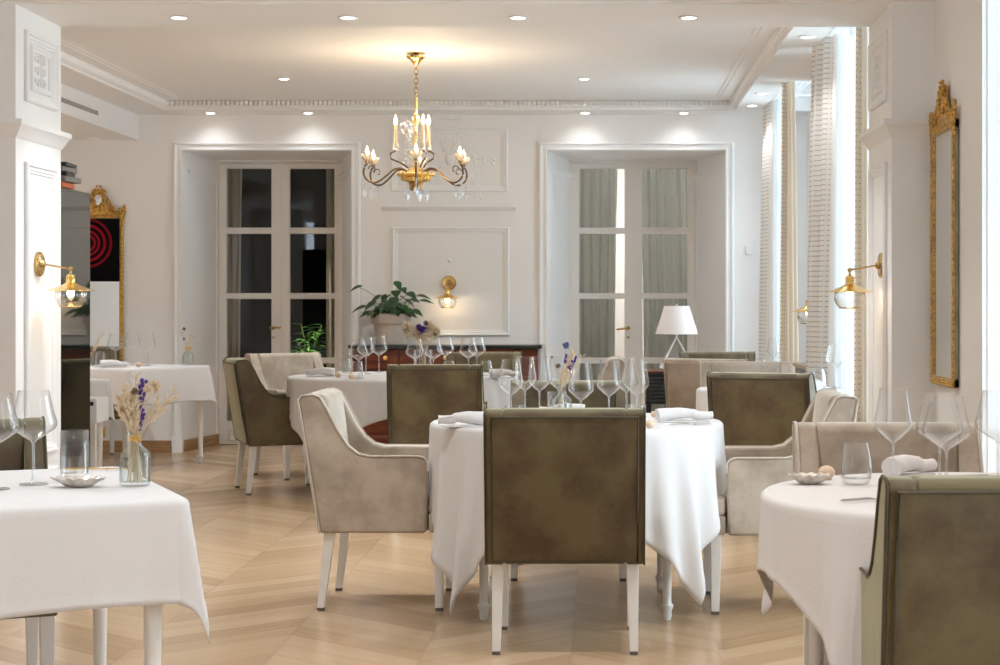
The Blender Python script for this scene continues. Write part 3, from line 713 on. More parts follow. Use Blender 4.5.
cloth(*T4, True, .40, 0, .56, R(20), 'white cloth on the table by the nearer curtains', flare=.05, wave=.1, nf=3, seed=6)
T5 = (.93, 12.12); table(*T5, 0, 'small dining table in front of the sideboard', True, .38, .22)
cloth(*T5, True, .38, 0, .56, R(5), 'white cloth on the table before the black sideboard', flare=.2, wave=.12, nf=3, seed=7)

ZT_ = .7475
# ------------------------------------------------------------------ glassware
def wine_glass(rb, h, rim, low):
    """rb: widest bowl radius; h: height; rim: rim radius; low: height of the widest point above the base"""
    root = empty('wine_glass'); root['category'] = 'wine glass'
    zb = low-.040
    m = MB(); m.lathe([(0, .0005), (.036, .0005), (.0375, .0015), (.036, .003), (.018, .0045), (.007, .009), (.0042, .02), (.0036, zb-.03), (.0042, zb-.008), (.007, zb)], n=28)
    m.build('stem', 'stemglass', root, ang=80)
    m = MB(); m.lathe([(.003, zb-.004), (.010, zb+.003), (.022, zb+.010), (rb*.62, zb+.020), (rb*.90, zb+.032), (rb*.985, low), (rb, low+.006), (rb*.99, low+.014), (rb+(rim-rb)*.35, low+(h-low)*.36), (rb+(rim-rb)*.75, low+(h-low)*.74), (rim, h), (rim-.0008, h+.0008), (rim-.0018, h)], n=36)
    m.build('bowl', 'glass', root, ang=80)
    return root
wgA = wine_glass(.050, .250, .036, .148); wgB = wine_glass(.060, .248, .040, .155)
wgG = wine_glass(.043, .235, .032, .14)
uA, uB, uGG = [False], [False], [False]
def wg(t, px, Y, lab, tx=None, sc=None):
    pr, us = {'a': (wgA, uA), 'b': (wgB, uB), 'g': (wgG, uGG)}[t]
    x = wx(px, Y); place(pr, us, x, Y, ZT_, random.uniform(0, 6), lab, 'wine glass', sc=sc)
def tumbler(prof):
    m = MB(); m.lathe(prof, n=32); return m
mt = tumbler([(0, .0005), (.026, .0005), (.034, .004), (.040, .02), (.0415, .04), (.038, .075), (.031, .112), (.0298, .1125), (.0365, .075), (.0395, .04), (.036, .018), (0, .014)])
tmA = mt.build('stemless_glass', 'glass', ang=70); tag(tmA, 'x', 'glass')
mt = tumbler([(0, .0005), (.034, .0005), (.0365, .003), (.0375, .01), (.0375, .134), (.0365, .1345), (.0355, .134), (.0355, .02), (0, .016)])
tmB = mt.build('straight_tumbler', 'glass', ang=70); tag(tmB, 'x', 'glass')
mt = tumbler([(0, .0005), (.030, .0005), (.033, .003), (.036, .085), (.0352, .0855), (.034, .084), (.031, .015), (0, .012)])
tmC = mt.build('low_tumbler', 'glass', ang=70); tag(tmC, 'x', 'glass')
uTA, uTB, uTC = [False], [False], [False]
def tm(t, px, Y, lab):
    pr, us = {'a': (tmA, uTA), 'b': (tmB, uTB), 'c': (tmC, uTC)}[t]
    place(pr, us, wx(px, Y), Y, ZT_, 0, lab, 'glass')
# centre table
wg('a', 511, 7.06, 'wine glass at the left end of the centre table group, above the low tumbler')
wg('a', 525, 7.42, 'slightly hidden wine glass, second from left on the centre table')
wg('a', 539.5, 7.38, 'wine glass third from left on the centre table, left of the dried flowers')
wg('a', 559, 7.48, 'wine glass half hidden behind the dried flowers on the centre table')
wg('a', 581, 6.68, 'wine glass just right of the dried flowers on the centre table')
wg('a', 609, 6.98, 'large wine glass right of centre, second from the flowers on the centre table')
wg('a', 626.5, 7.30, 'wine glass behind the rightmost one on the centre table')
wg('a', 637, 7.05, 'rightmost wine glass on the centre table, above a low tumbler')
tm('c', 514, 6.75, 'low tumbler behind the foreground olive chair, left side of the centre table')
tm('c', 637, 6.78, 'low tumbler at the right corner of the foreground olive chair back')
tm('b', 557, 6.78, 'straight tall tumbler in front of the dried flower vase, centre table')
# large round table
wg('b', 358.5, 11.05, 'leftmost wine glass on the large round table'); wg('b', 366, 11.75, 'wine glass second from left on the large round table'); wg('b', 379, 12.0, 'wine glass in front of the first brass drawer knob')
wg('b', 415, 11.2, 'wine glass left of the bouquet vase on the large round table'); wg('b', 433.5, 11.2, 'wine glass right in front of the bouquet vase on the large round table'); wg('b', 445.5, 11.9, 'wine glass just right of the bouquet on the large round table')
wg('b', 468.5, 11.4, 'left glass of the right-hand pair on the large round table'); wg('b', 477, 11.7, 'right glass of the right-hand pair on the large round table')
tm('a', 345.5, 11.45, 'stemless glass at the left end of the large round table'); tm('a', 357, 11.0, 'stemless glass below the leftmost wine glass of the large round table')
tm('a', 449, 11.0, 'stemless glass peeping over the chair back at the large round table'); tm('a', 486, 11.05, 'stemless glass at the right end of the large round table')
# right foreground
wg('a', 893, 4.68, 'wine glass with narrow bowl beside the rolled napkin, right foreground table')
wg('b', 939.5, 4.50, 'broad wine glass, left of the overlapping pair, right foreground table')
wg('b', 946.5, 4.36, 'broad wine glass, right of the overlapping pair, right foreground table')
wg('b', 998, 4.62, 'wine glass cut by the right edge of the picture')
tm('a', 856, 4.62, 'stemless glass between the shell dish and the napkin, right foreground')
# left foreground
wg('b', 33.5, 4.62, 'broad wine glass nearest the left column, left foreground table'); wg('b', -5, 4.50, 'wine glass cut by the left edge of the picture')
tm('b', 74.5, 4.74, 'straight tall tumbler reflecting silver, left foreground table')
# right-hand tables
wg('b', 836, 9.78, 'wine glass against the bright curtains by the right column'); tm('a', 818.5, 9.65, 'stemless glass on the table by the nearer curtains')
wg('g', 773, 12.2, 'wine glass against the far corner curtain'); tm('c', 760, 12.1, 'low tumbler on the table before the sideboard')
# far left
wg('b', 115.5, 13.1, 'wine glass in front of the left gilt mirror'); wg('b', 132.5, 13.35, 'faint wine glass right of the gilt mirror, far left table'); wg('b', 147.5, 13.2, 'wine glass nearest the dried flower vase, far left table')
tm('a', 100.5, 13.05, 'stemless glass beside the black cabinet, far left table')

# ------------------------------------------------------------------ napkins, dishes, small things
def napkin(L, r):
    m = MB(); n = 14; pts = []; rs = []
    for i in range(n+1):
        t = i/n; pts.append((-L/2+L*t, .006*math.sin(t*5), r*.86+.008*math.sin(t*PI)*(t < .7))); rs.append(r*(.88+.22*math.cos(t*PI*1.1)+.03*math.sin(t*19)))
    m.tube(pts, r, 18, rs, .82)
    m.tube([(-L/2+.004, .4*r, r*1.5), (0, .5*r, r*1.45), (L/2-.006, .4*r, r*1.1)], .004, 6)     # loose folded edge
    m.prism([(-L*.46, -r*1.1), (L*.43, -r*1.0), (L*.45, r*1.0), (-L*.44, r*1.1)], 0.0005, .005, 2)
    return m
npm = napkin(.165, .027).build('rolled_napkin', 'napkin', ang=70); uN = [False]; tag(npm, 'x', 'napkin')
def nap(px, Y, rot, lab, sc=None): place(npm, uN, wx(px, Y), Y, ZT_, R(rot), lab, 'napkin', sc=sc)
nap(463, 6.78, 186, 'rolled white napkin on the left side of the centre table', (1.15, 1.1, 1.15))
nap(685, 7.05, 4, 'rolled white napkin on the right side of the centre table', (1.35, 1.1, 1.1))
nap(562, 7.32, 170, 'white napkin at the foot of the flower vase, centre table')
nap(320, 11.35, 175, 'rolled white napkin at the left of the large round table')
nap(911, 4.86, 40, 'rolled white napkin on the right foreground table', (1.0, 1.1, 1.15))
nap(811, 9.55, 120, 'crumpled white napkin on the table by the nearer curtains', (.8, 1.2, 1.2))
nap(114, 12.85, 15, 'white napkin on the far left table')
nap(505, 11.1, 0, 'white napkin at the right end of the large round table')
def shell_dish():
    m = MB(); n = 60; pr = [(.020, .001), (.034, .003), (.052, .014), (.066, .024), (.068, .0255), (.064, .024), (.050, .0165), (.032, .007), (0, .005)]
    vs = []
    for r, z in pr:
        for k in range(n):
            a = 2*PI*k/n; sc = 1+.045*(r/.068)*math.cos(14*a)+(.10 if abs(math.cos(a)) > .97 and r > .06 else 0); vs.append((r*sc*math.cos(a), r*sc*.72*math.sin(a), z+.0025*(r/.068)*math.cos(14*a)))
    m.add(vs, [(i*n+k, i*n+(k+1) % n, (i+1)*n+(k+1) % n, (i+1)*n+k) for i in range(len(pr)-1) for k in range(n)] + [tuple(range(n))[::-1]])
    return m
sh = shell_dish().build('shell_dish', 'pearl', ang=50); tag(sh, 'x', 'dish'); uS = [False]
x, y = tab(79, 487, ZT_); place(sh, uS, x, y, ZT_, 0, 'silvery scalloped dish on the left foreground table', 'dish')
x, y = tab(810, 484, ZT_); place(sh, uS, x, y, ZT_, .1, 'pale scalloped shell dish on the right foreground table', 'dish', sc=(.85, .85, 1))
m = MB(); m.ball((0, 0, .015), .017, (1.1, 1, .9), 14, 10); m.lathe([(0, 0), (.010, 0), (.013, .004), (.010, .006), (0, .006)]); bl = m.build('knob_of_bread', 'ball'); tag(bl, 'x', 'roll'); uBl = [False]
for px, Y, lab, s in ((826.5, 4.76, 'small round beige roll behind the shell dish, right foreground', 1.25), (650, 6.70, 'small round beige roll beside the foreground olive chair back', 1.), (338, 11.2, 'small beige roll beside the napkin of the large round table', 1.2), (139, 12.95, 'small beige roll on the far left table', 1.3), (654, 7.35, 'small beige roll behind the napkin at the right of the centre table', .8), (352, 10.95, 'small beige roll below the stemless glasses of the large round table', 1.1)):
    place(bl, uBl, wx(px, Y), Y, ZT_, 0, lab, 'roll', sc=(s, s, s))
def knife(lab, px, Y, rot, mat='chrome', s=1.):
    m = MB(); m.tube([(-.10, 0, .006), (-.02, 0, .006), (-.005, 0, .005)], .005, 8, [.0045, .006, .004], .6)
    m.prism([(-.006, -.005), (.08, -.009), (.105, 0), (.08, .007), (-.006, .005)], .003, .0055, 2)
    m.tube([(.02, -.012, .0035), (.02, .012, .0035)], .0034, 8)
    o = m.build('knife', mat, loc=(wx(px, Y), Y, ZT_), rotz=R(rot)); o.scale = (s, s, s); tag(o, lab, 'knife')
knife('knife lying on the right side of the centre table', 690, 6.86, 10)
knife('dark-handled knife at the right edge of the right foreground table', 993, 4.80, 5, 'blackm')
knife('gold-toned knife behind the tall tumbler, left foreground table', 100, 5.02, 12, 'gold')
knife('knife at the left end of the large round table', 304, 11.6, 0)
knife('small knife beside the shell dish, left of the right foreground chair', 874, 4.25, 30)

# ------------------------------------------------------------------ vases and dried bouquets
def bottle(name, lab, x, y, z, mat='vase', rib=True):
    m = MB(); n = 48; pr = [(0, .001), (.034, .001), (.0385, .006), (.0395, .015), (.0395, .075), (.037, .088), (.028, .098), (.018, .106), (.0165, .112), (.0165, .130), (.0205, .136), (.0205, .140), (.017, .1405), (.0145, .135), (.0145, .110), (.026, .095), (.037, .075), (.037, .012), (0, .010)]
    vs = []
    for r, zz in pr:
        for k in range(n):
            a = 2*PI*k/n; q = 1+(.018*math.cos(16*a) if r > .03 and rib else 0); vs.append((r*q*math.cos(a), r*q*math.sin(a), zz))
    m.add(vs, [(i*n+k, i*n+(k+1) % n, (i+1)*n+(k+1) % n, (i+1)*n+k) for i in range(len(pr)-1) for k in range(n)])
    o = m.build(name, mat, loc=(x, y, z), ang=60); return tag(o, lab, 'vase')
def jar(lab, x, y, z, r=.05, h=.14):
    m = MB(); m.lathe([(0, .001), (r*.95, .001), (r, .006), (r, h), (r-.001, h+.001), (r-.003, h), (r-.003, .012), (0, .010)], n=36)
    return tag(m.build('glass_vase', 'vase', loc=(x, y, z)), lab, 'vase')
def bouquet(x, y, z, lab, stems, seed=1, base=.012, neck=.125, neckr=.010):
    """stems: list of (dx, dz, dy, kind, size); tips are offsets in metres from the vase foot centre"""
    rr = random.Random(seed); root = empty('dried_bouquet', (x, y, z)); tag(root, lab, 'dried flowers')
    st = MB(); parts = {}
    def P(k): 
        if k not in parts: parts[k] = MB()
        return parts[k]
    for dx, dz, dy, kind, sz in stems:
        a = rr.uniform(0, 6.28); b = Vector((math.cos(a)*.02, math.sin(a)*.02, base)); nk = Vector((rr.uniform(-1, 1)*neckr, rr.uniform(-1, 1)*neckr, neck)); tip = Vector((dx, dy, dz))
        pts = []
        for i in range(11):
            t = i/10
            if t < .4: q = b.lerp(nk, t/.4)
            else:
                w = (t-.4)/.6; q = nk.lerp(tip, w) + Vector((0, 0, .25*abs(dx)*w*(1-w)))
            pts.append(q)
        st.tube(pts, .0011, 5)
        d = (pts[-1]-pts[-3]).normalized()
        if kind == 'wheat':
            g = P('straw_ears')
            for i in range(11):
                c = tip - d*(sz*i*.095); off = Vector((rr.uniform(-1, 1), rr.uniform(-1, 1), rr.uniform(-.3, .5))).normalized()
                g.ball(tuple(c+off*.0055*(sz/.05)), .0075*(sz/.05), (.55, .55, 1.25), 6, 5, (d+off*.5).to_track_quat('Z', 'Y').to_matrix().to_4x4())
                if i % 2 == 0: g.tube([c, c+(d+off*.6).normalized()*sz*.5], .0004, 4)
        elif kind == 'oat':
            oc = 'oat_husks%d' % len(parts); g = P(oc)
            for i in range(9):
                off = Vector((rr.uniform(-1, 1), rr.uniform(-1, 1), rr.uniform(-.8, .3))).normalized(); c = tip-d*(sz*i*.13)+off*sz*.22
                g.ball(tuple(c), .0075*(sz/.05), (.40, .40, 1.35), 6, 5, (d+off*.7).to_track_quat('Z', 'Y').to_matrix().to_4x4()); g.tube([tip-d*(sz*i*.13), c], .0004, 4)
        elif kind == 'violet':
            g = P('violet_flowers')
            for i in range(9): c = tip-d*(sz*i*.22)+Vector((rr.uniform(-1, 1), rr.uniform(-1, 1), 0))*.004; g.ball(tuple(c), .0052, (1, .8, 1.1), 6, 4)
        elif kind in ('pom', 'thistle', 'brown', 'posy'):
            g = P({'pom': 'husk_heads', 'thistle': 'thistle_head', 'brown': 'seed_heads', 'posy': 'violet_posy'}[kind])
            g.ball(tuple(tip), sz*.40, (1, 1, .85), 8, 6)
            for i in range(110):
                u = rr.uniform(-1, 1); t = rr.uniform(0, 6.28); q = math.sqrt(1-u*u); dd = Vector((q*math.cos(t), q*math.sin(t), u)); L = sz*rr.uniform(.75, 1.05)
                g.tube([tip+dd*sz*.3, tip+dd*L*.8, tip+dd*L], .001, 4, [sz*.05, sz*.075, sz*.01])
        elif kind == 'ribbon':
            g = P('straw_bow')
            for i in range(26):
                t = rr.uniform(0, 6.28); dd = Vector((math.cos(t), .4*math.sin(t)-.3, rr.uniform(-.6, .8))); g.tube([nk+Vector((0, -.014, .0)), nk+Vector((0, -.016, 0))+dd*sz], .0016, 4, [.003, .0012])
    st.build('stems', 'straw', root)
    mm = {'straw_ears': 'straw', 'oat_husks': 'husk', 'violet_flowers': 'violet', 'husk_heads': 'husk', 'thistle_head': 'blue', 'seed_heads': 'rust', 'straw_bow': 'yellow', 'violet_posy': 'violet'}
    for k, g in parts.items(): k = k.rstrip('0123456789'); g.build(k, mm[k], root)
    return root
vx, vy = tab(135, 486, ZT_)
bottle('bottle_vase', 'ribbed clear bottle vase on the left foreground table', vx, vy, ZT_)
q = 1/383.
def off(px, py, k, s, dy=0): return ((px-135)*q, .7475*0+ (486-py)*q, dy, k, s)
stems = [off(118, 396, 'wheat', .05, .01), off(122, 402, 'wheat', .05, -.02), off(127, 393, 'wheat', .055, .02), off(131, 400, 'wheat', .05), off(124, 388, 'wheat', .05, -.01), off(133, 408, 'wheat', .05, .02), off(128, 410, 'wheat', .05, -.02), off(138, 406, 'wheat', .05, .0), off(121, 412, 'wheat', .045, .02), off(136, 415, 'wheat', .05, -.02), off(130, 418, 'wheat', .05, .02), off(140, 420, 'wheat', .045, .01),
         off(134, 371, 'oat', .05, .02), off(132, 384, 'oat', .05, -.01), off(145, 381, 'violet', .05), off(144, 396, 'violet', .05, .01), off(145, 410, 'violet', .05, -.01), off(140, 380, 'violet', .02, .02), off(152, 386, 'pom', .022, .02), off(136, 391, 'brown', .012, -.01), off(176, 390, 'oat', .06, 0), off(166, 399, 'oat', .05, .01), off(163, 408, 'oat', .045, -.01), off(157, 403, 'oat', .04, .02), off(140, 412, 'ribbon', .018), off(125, 408, 'wheat', .055, .03), off(133, 396, 'wheat', .055, .03), off(129, 404, 'wheat', .055, -.03), off(120, 406, 'wheat', .045, -.03), off(136, 402, 'oat', .05, -.03), off(126, 415, 'wheat', .05, -.03), off(158, 395, 'oat', .03, .03), off(150, 388, 'pom', .014, -.02)]
bouquet(vx, vy, ZT_, 'dried wheat and violet flowers in the left foreground vase', stems, 4)
Y1 = 7.12; x1 = wx(562, Y1); bottle('bottle_vase', 'clear bottle vase on the centre table', x1, Y1, ZT_)
q1 = Y1/F; zb1 = VY+(H-ZT_)/q1
def o1(px, py, k, s, dy=0): return ((px-562)*q1, (zb1-py)*q1, dy, k, s)
bouquet(x1, Y1, ZT_, 'pale dried bouquet with a blue thistle on the centre table', [o1(566, 345.5, 'thistle', .017), o1(573, 351, 'wheat', .06), o1(570, 357, 'wheat', .055, .01), o1(565, 365, 'wheat', .055, -.01), o1(568, 371, 'wheat', .05), o1(563, 372, 'wheat', .05, .01), o1(576, 357, 'violet', .03), o1(566, 355, 'violet', .02), o1(572, 360, 'violet', .02), o1(583, 355, 'oat', .04), o1(579, 362, 'oat', .05, .01), o1(552, 357, 'brown', .006), o1(558, 366, 'brown', .012), o1(575, 369, 'oat', .04)], 9)
Y2 = 11.55; x2 = wx(423, Y2); jar('clear cylinder vase on the large round table', x2, Y2, ZT_, .062, .165); q2 = Y2/F; zb2 = VY+(H-ZT_)/q2
def o2(px, py, k, s, dy=0): return ((px-423)*q2, (zb2-py)*q2, dy, k, s)
st2 = [o2(407+rx*7.2, 327+(rx % 3)*4.5, 'pom', .046, (.03 if rx % 2 else -.03)) for rx in range(5)] + [o2(424, 331, 'posy', .040, -.05), o2(420, 327, 'posy', .026, -.05), o2(425.5, 323, 'thistle', .020), o2(407, 330, 'brown', .02, -.04), o2(413, 334, 'brown', .018, -.04), o2(416, 325, 'oat', .06, -.03), o2(432, 322, 'oat', .06, -.02), o2(437, 327, 'oat', .06), o2(440, 331, 'oat', .06, -.03), o2(436, 334, 'brown', .014, -.05), o2(410, 326, 'wheat', .05, -.03), o2(419, 337, 'wheat', .05, -.05), o2(411, 333, 'pom', .042, -.05), o2(427, 335, 'pom', .042, -.06), o2(435, 330, 'pom', .036, -.02), o2(421, 339, 'pom', .036, -.05), o2(429, 338, 'oat', .05, -.05), o2(404, 333, 'oat', .05)]
bouquet(x2, Y2, ZT_, 'round dried bouquet with a violet bloom on the large round table', st2, 12, neck=.16, neckr=.03)
Y3 = 13.35; x3 = wx(188, Y3); bottle('bottle_vase', 'small clear bottle vase on the far left table', x3, Y3, ZT_); q3 = Y3/F; zb3 = VY+(H-ZT_)/q3
def o3(px, py, k, s, dy=0): return ((px-188)*q3, (zb3-py)*q3, dy, k, s)
bouquet(x3, Y3, ZT_, 'sparse dried flowers in the far left vase', [o3(184, 329, 'brown', .016), o3(181, 331, 'oat', .05), o3(190, 334, 'wheat', .04), o3(184, 339, 'brown', .012), o3(193, 336, 'oat', .05), o3(201, 337, 'oat', .04), o3(188, 346, 'ribbon', .03), o3(186, 343, 'wheat', .04)], 15)
Y4 = 12.95; x4 = wx(93, Y4); jar('tiny clear vase at the edge of the black cabinet', x4, Y4, ZT_, .02, .10); q4 = Y4/F; zb4 = VY+(H-ZT_)/q4
bouquet(x4, Y4, ZT_, 'dried oat sprig leaning past the black cabinet', [((p-93)*q4, (zb4-r_)*q4, 0, 'oat', .06) for p, r_ in ((103, 332), (98, 338), (95, 345))], 3, neck=.09)

# ------------------------------------------------------------------ chandelier
def chandelier():
    Yc = 11.4; s = 1/153.5; X = wx(416, Yc)
    root = empty('chandelier', (X, Yc, ZC)); tag(root, 'brass candle chandelier with crystal drops hanging from the ceiling', 'chandelier')
    def z(py): return (302-py)*s + H - ZC
    m = MB(); m.lathe([(0, -.001), (.062, -.001), (.062, -.006), (0, -.008)], n=24); m.lathe([(.004, z(54)), (.064, z(56)), (.060, z(58)), (.036, z(60)), (.030, z(62)), (.018, z(64)), (.006, z(66)), (.004, z(67))], n=24)
    m.tube([(0, 0, 0), (0, 0, z(70))], .006, 8); m.build('canopy', 'gold', root)
    m = MB(); 
    for k in range(6):
        zc = z(70+4.6*k+2); M = Matrix.Rotation(PI/2*(k % 2), 4, 'Z'); pts = [tuple(Vector((0, 0, zc)) + (M @ Vector((.012*math.cos(a), 0, .022*math.sin(a))))) for a in [i*PI/8 for i in range(17)]]
        m.tube(pts, .0032, 6)
    m.build('chain', 'brass', root)
    m = MB(); m.lathe([(.004, z(97)), (.012, z(98)), (.012, z(99)), (.010, z(100)), (.010, z(114)), (.020, z(115.5)), (.028, z(119)), (.020, z(123)), (.012, z(125)), (.012, z(150)), (.016, z(152)), (.012, z(154)), (.012, z(171)), (0, z(171))], n=18); m.build('stem', 'gold', root)
    m = MB(); m.lathe([(0, z(166)), (.035, z(167)), (.060, z(171)), (.10, z(173)), (.115, z(174)), (.115, z(175.5)), (.095, z(177)), (.10, z(178)), (.085, z(181)), (.05, z(182.5)), (0, z(183))], n=30)
    for k in range(20): a = 2*PI*k/20; m.ball((.112*math.cos(a), .112*math.sin(a), z(174.5)), .013, n=8, m=6); m.ball((.09*math.cos(a+.15), .09*math.sin(a+.15), z(179)), .011, n=8, m=6)
    m.build('basket', 'gold', root)
    m = MB(); m.lathe([(0, z(182)), (.045, z(182)), (.050, z(183.5)), (.043, z(185)), (.043, z(189)), (.030, z(191)), (0, z(191.5))], n=22); m.build('finial', 'brass', root)
    bulbs = []
    def flame(mb, c): mb.lathe([(0, 0), (.008, .002), (.0125, .014), (.012, .026), (.007, .044), (.0025, .060), (0, .068)], c, 12)
    for k, dg in enumerate((207, 153, 276, 27, 333, 92)):
        a = R(dg); d = Vector((math.cos(a), math.sin(a), 0)); n_ = Vector((-d.y, d.x, 0))
        arm = MB(); P = []
        for r_, py in ((.06, 172), (.10, 169), (.15, 170), (.19, 175), (.23, 180), (.27, 183.5), (.31, 183.5), (.345, 180), (.358, 174), (.350, 168), (.335, 166)): P.append(d*r_+Vector((0, 0, z(py))))
        # smooth
        pts = []
        for i in range(len(P)-1):
            p0, p1, p2, p3 = P[max(i-1, 0)], P[i], P[i+1], P[min(i+2, len(P)-1)]
            for t in (0, .33, .66): pts.append(.5*((2*p1)+(p2-p0)*t+(2*p0-5*p1+4*p2-p3)*t*t+(3*p1-p0-3*p2+p3)*t**3))
        pts.append(P[-1]); arm.tube(pts, .0065, 8)
        curl = [d*(.30+.028*math.cos(t)*(1-t/9))+Vector((0, 0, z(171)+.028*math.sin(t)*(1-t/9))) for t in [i*.5 for i in range(10)]]; arm.tube(curl, .004, 6)
        A = arm.build('arm', 'bronze', root)
        cp = d*.335+Vector((0, 0, z(165)))
        m = MB(); m.lathe([(0, 0), (.010, 0), (.016, .008), (.012, .014), (.009, .016), (.009, .030)], tuple(cp), 14); m.build('candle_holder', 'brass', A)
        m = MB()
        for j in range(7):
            b = 2*PI*j/7; e = Vector((math.cos(b), math.sin(b), 0)); c = cp+Vector((0, 0, .014))
            t1 = Vector((-e.y, e.x, 0)); rows = [(.010, 0, .007), (.024, .010, .014), (.032, .028, .016), (.037, .045, .011), (.040, .052, .002)]
            vs = [];
            for rr_, zz, w in rows: vs += [tuple(c+e*rr_+Vector((0, 0, zz))-t1*w), tuple(c+e*(rr_+.003)+Vector((0, 0, zz))), tuple(c+e*rr_+Vector((0, 0, zz))+t1*w)]
            m.add(vs, [(i*3+u, i*3+u+1, i*3+u+4, i*3+u+3) for i in range(4) for u in (0, 1)])
        m.build('petal_cup', 'petal', A, recalc=False)
        m = MB(); fc = tuple(cp+Vector((0, 0, .046))); flame(m, fc); m.build('flame_bulb', 'bulb', A); bulbs.append(Vector(fc)+Vector((0, 0, .075)))
        m = MB()
        for rr_, py in ((.30, 186), (.35, 186)):
            c = d*rr_+Vector((0, 0, z(py)))
            m.tube([c+Vector((0, 0, .03)), c-Vector((0, 0, .02))], .0012, 5); m.ball(tuple(c), .007, n=8, m=6); 
            m.add([tuple(c+Vector(v)) for v in ((0, 0, -.018), (.016, 0, -.055), (0, .010, -.055), (-.016, 0, -.055), (0, -.010, -.055), (0, 0, -.088))], [(0, 1, 2), (0, 2, 3), (0, 3, 4), (0, 4, 1), (5, 2, 1), (5, 3, 2), (5, 4, 3), (5, 1, 4)])
        m.build('crystal_drop', 'crystal', A, ang=10)
    for k, (dg, rad) in enumerate(((186, .132), (310, .082), (350, .085))):
        a = R(dg); d = Vector((math.cos(a), math.sin(a), 0)); arm = MB()
        tp = 141 if k == 0 else 139
        P = [d*.05+Vector((0, 0, z(168))), d*(rad*.6+.02)+Vector((0, 0, z(163))), d*(rad+.03)+Vector((0, 0, z(159))), d*(rad+.035)+Vector((0, 0, z(154))), d*(rad+.01)+Vector((0, 0, z(151.5))), d*rad+Vector((0, 0, z(152)))]
        arm.tube(P, .0055, 8); A = arm.build('upper_arm', 'bronze', root)
        c = d*rad+Vector((0, 0, z(152)))
        m = MB(); m.lathe([(0, 0), (.018, .003), (.021, .010), (.013, .014), (.013, .020), (.019, .026), (.016, .050), (.0, .050)], tuple(c), 14); m.build('candle_holder', 'crystal', A)
        m = MB(); m.lathe([(0, .018), (.0125, .018), (.0125, .175), (0, .178)], tuple(c), 14); m.build('candle_sleeve', 'candle', A)
        m = MB(); fc = c+Vector((0, 0, .176)); flame(m, tuple(fc)); m.build('flame_bulb', 'bulb', A); bulbs.append(fc+Vector((0, 0, .075)))
    m = MB()                                              # bead strings and glass rosette
    for k in range(7):
        a = 2*PI*k/7+.4; r0 = .055
        for j in range(11): t = j/10; m.ball((r0*math.cos(a)*(1+.5*t), r0*math.sin(a)*(1+.5*t), z(133)+(z(166)-z(133))*t), .0085 if j % 2 else .006, n=8, m=6)
    m.ball((-.052, -.03, z(128)), .038, (1, .5, 1), 14, 10)
    for j in range(9): b = 2*PI*j/9; m.ball((-.052+.036*math.cos(b), -.04, z(128)+.036*math.sin(b)), .014, n=8, m=6)
    for j in range(5):
        a = 2*PI*j/5-1.2; c = Vector((.07*math.cos(a), .07*math.sin(a), z(188)))
        m.add([tuple(c+Vector(v)) for v in ((0, 0, .01), (.021, 0, -.045), (0, .012, -.045), (-.021, 0, -.045), (0, -.012, -.045), (0, 0, -.09))], [(0, 1, 2), (0, 2, 3), (0, 3, 4), (0, 4, 1), (5, 2, 1), (5, 3, 2), (5, 4, 3), (5, 1, 4)])
        m.tube([c+Vector((0, 0, .01)), c+Vector((0, 0, .07))], .001, 4)
    m.build('crystal_beads', 'crystal', root, ang=10)
    return root, [Vector((X, Yc, ZC))+b for b in bulbs]
_, BULBS = chandelier()

# ------------------------------------------------------------------ wall sconces
def sconce():
    """wall plane x=0, arm along +x"""
    root = empty('wall_lamp'); root['category'] = 'wall lamp'
    m = MB(); M = plane_M((0.0005, 0, 0), (0, 1, 0), (0, 0, 1)); m.lathe([(0, 0), (.060, 0), (.060, .012), (.054, .018), (.022, .020), (.016, .030), (.010, .036), (0, .036)], n=32, M=M); m.build('wall_plate', 'brass', root)
    m = MB(); m.tube([(.03, 0, 0), (.155, 0, -.022)], .0045, 10); m.ball((.158, 0, -.022), .011); m.tube([(.158, 0, -.02), (.158, 0, -.050)], .006, 10); m.build('arm', 'brass', root)
    m = MB(); c = (.158, 0, 0)
    m.lathe([(0, -.048), (.012, -.048), (.020, -.054), (.022, -.060), (.019, -.064), (.021, -.068), (.021, -.088), (.026, -.092), (.040, -.100), (.065, -.110), (.098, -.122), (.113, -.127), (.113, -.1285), (.095, -.1245), (.06, -.113), (.030, -.102), (0, -.100)], c, 36); m.build('metal_shade', 'gold', root)
    m = MB(); m.lathe([(.066, -.113), (.071, -.125), (.076, -.145), (.073, -.170), (.062, -.192), (.052, -.202), (.052, -.205), (.050, -.202), (.060, -.190), (.071, -.168), (.074, -.145), (.069, -.126)], c, 36); m.build('glass_globe', 'glass', root)
    m = MB(); m.lathe([(.0515, -.2005), (.0535, -.2015), (.0535, -.2055), (.0515, -.2065), (.0495, -.2055), (.0495, -.2015)], c, 36); m.build('globe_rim', 'brass', root)
    m = MB(); m.ball((.158, 0, -.138), .017, (1, 1, 1.3), 12, 10); m.build('bulb', 'bulb', root)
    return root
sc0 = sconce(); uSc = [False]; SC = []
for x, y, z, rot, lab in ((XL, 8.42, 1.412, 0, 'brass wall lamp on the left column, beside the black cabinet'), (XR, 8.35, 1.405, 180, 'brass wall lamp on the right column, beside the tall gilt mirror'), (wx(449, YB), YB, 1.386, -90, 'brass wall lamp in the wall panel above the console'), (1.5, 11.25, 1.295, 180, 'brass wall lamp half hidden behind the curtain between the windows')):
    place(sc0, uSc, x, y, z, R(rot), lab, 'wall lamp'); SC.append((x+.158*math.cos(R(rot)), y+.158*math.sin(R(rot)), z-.15))

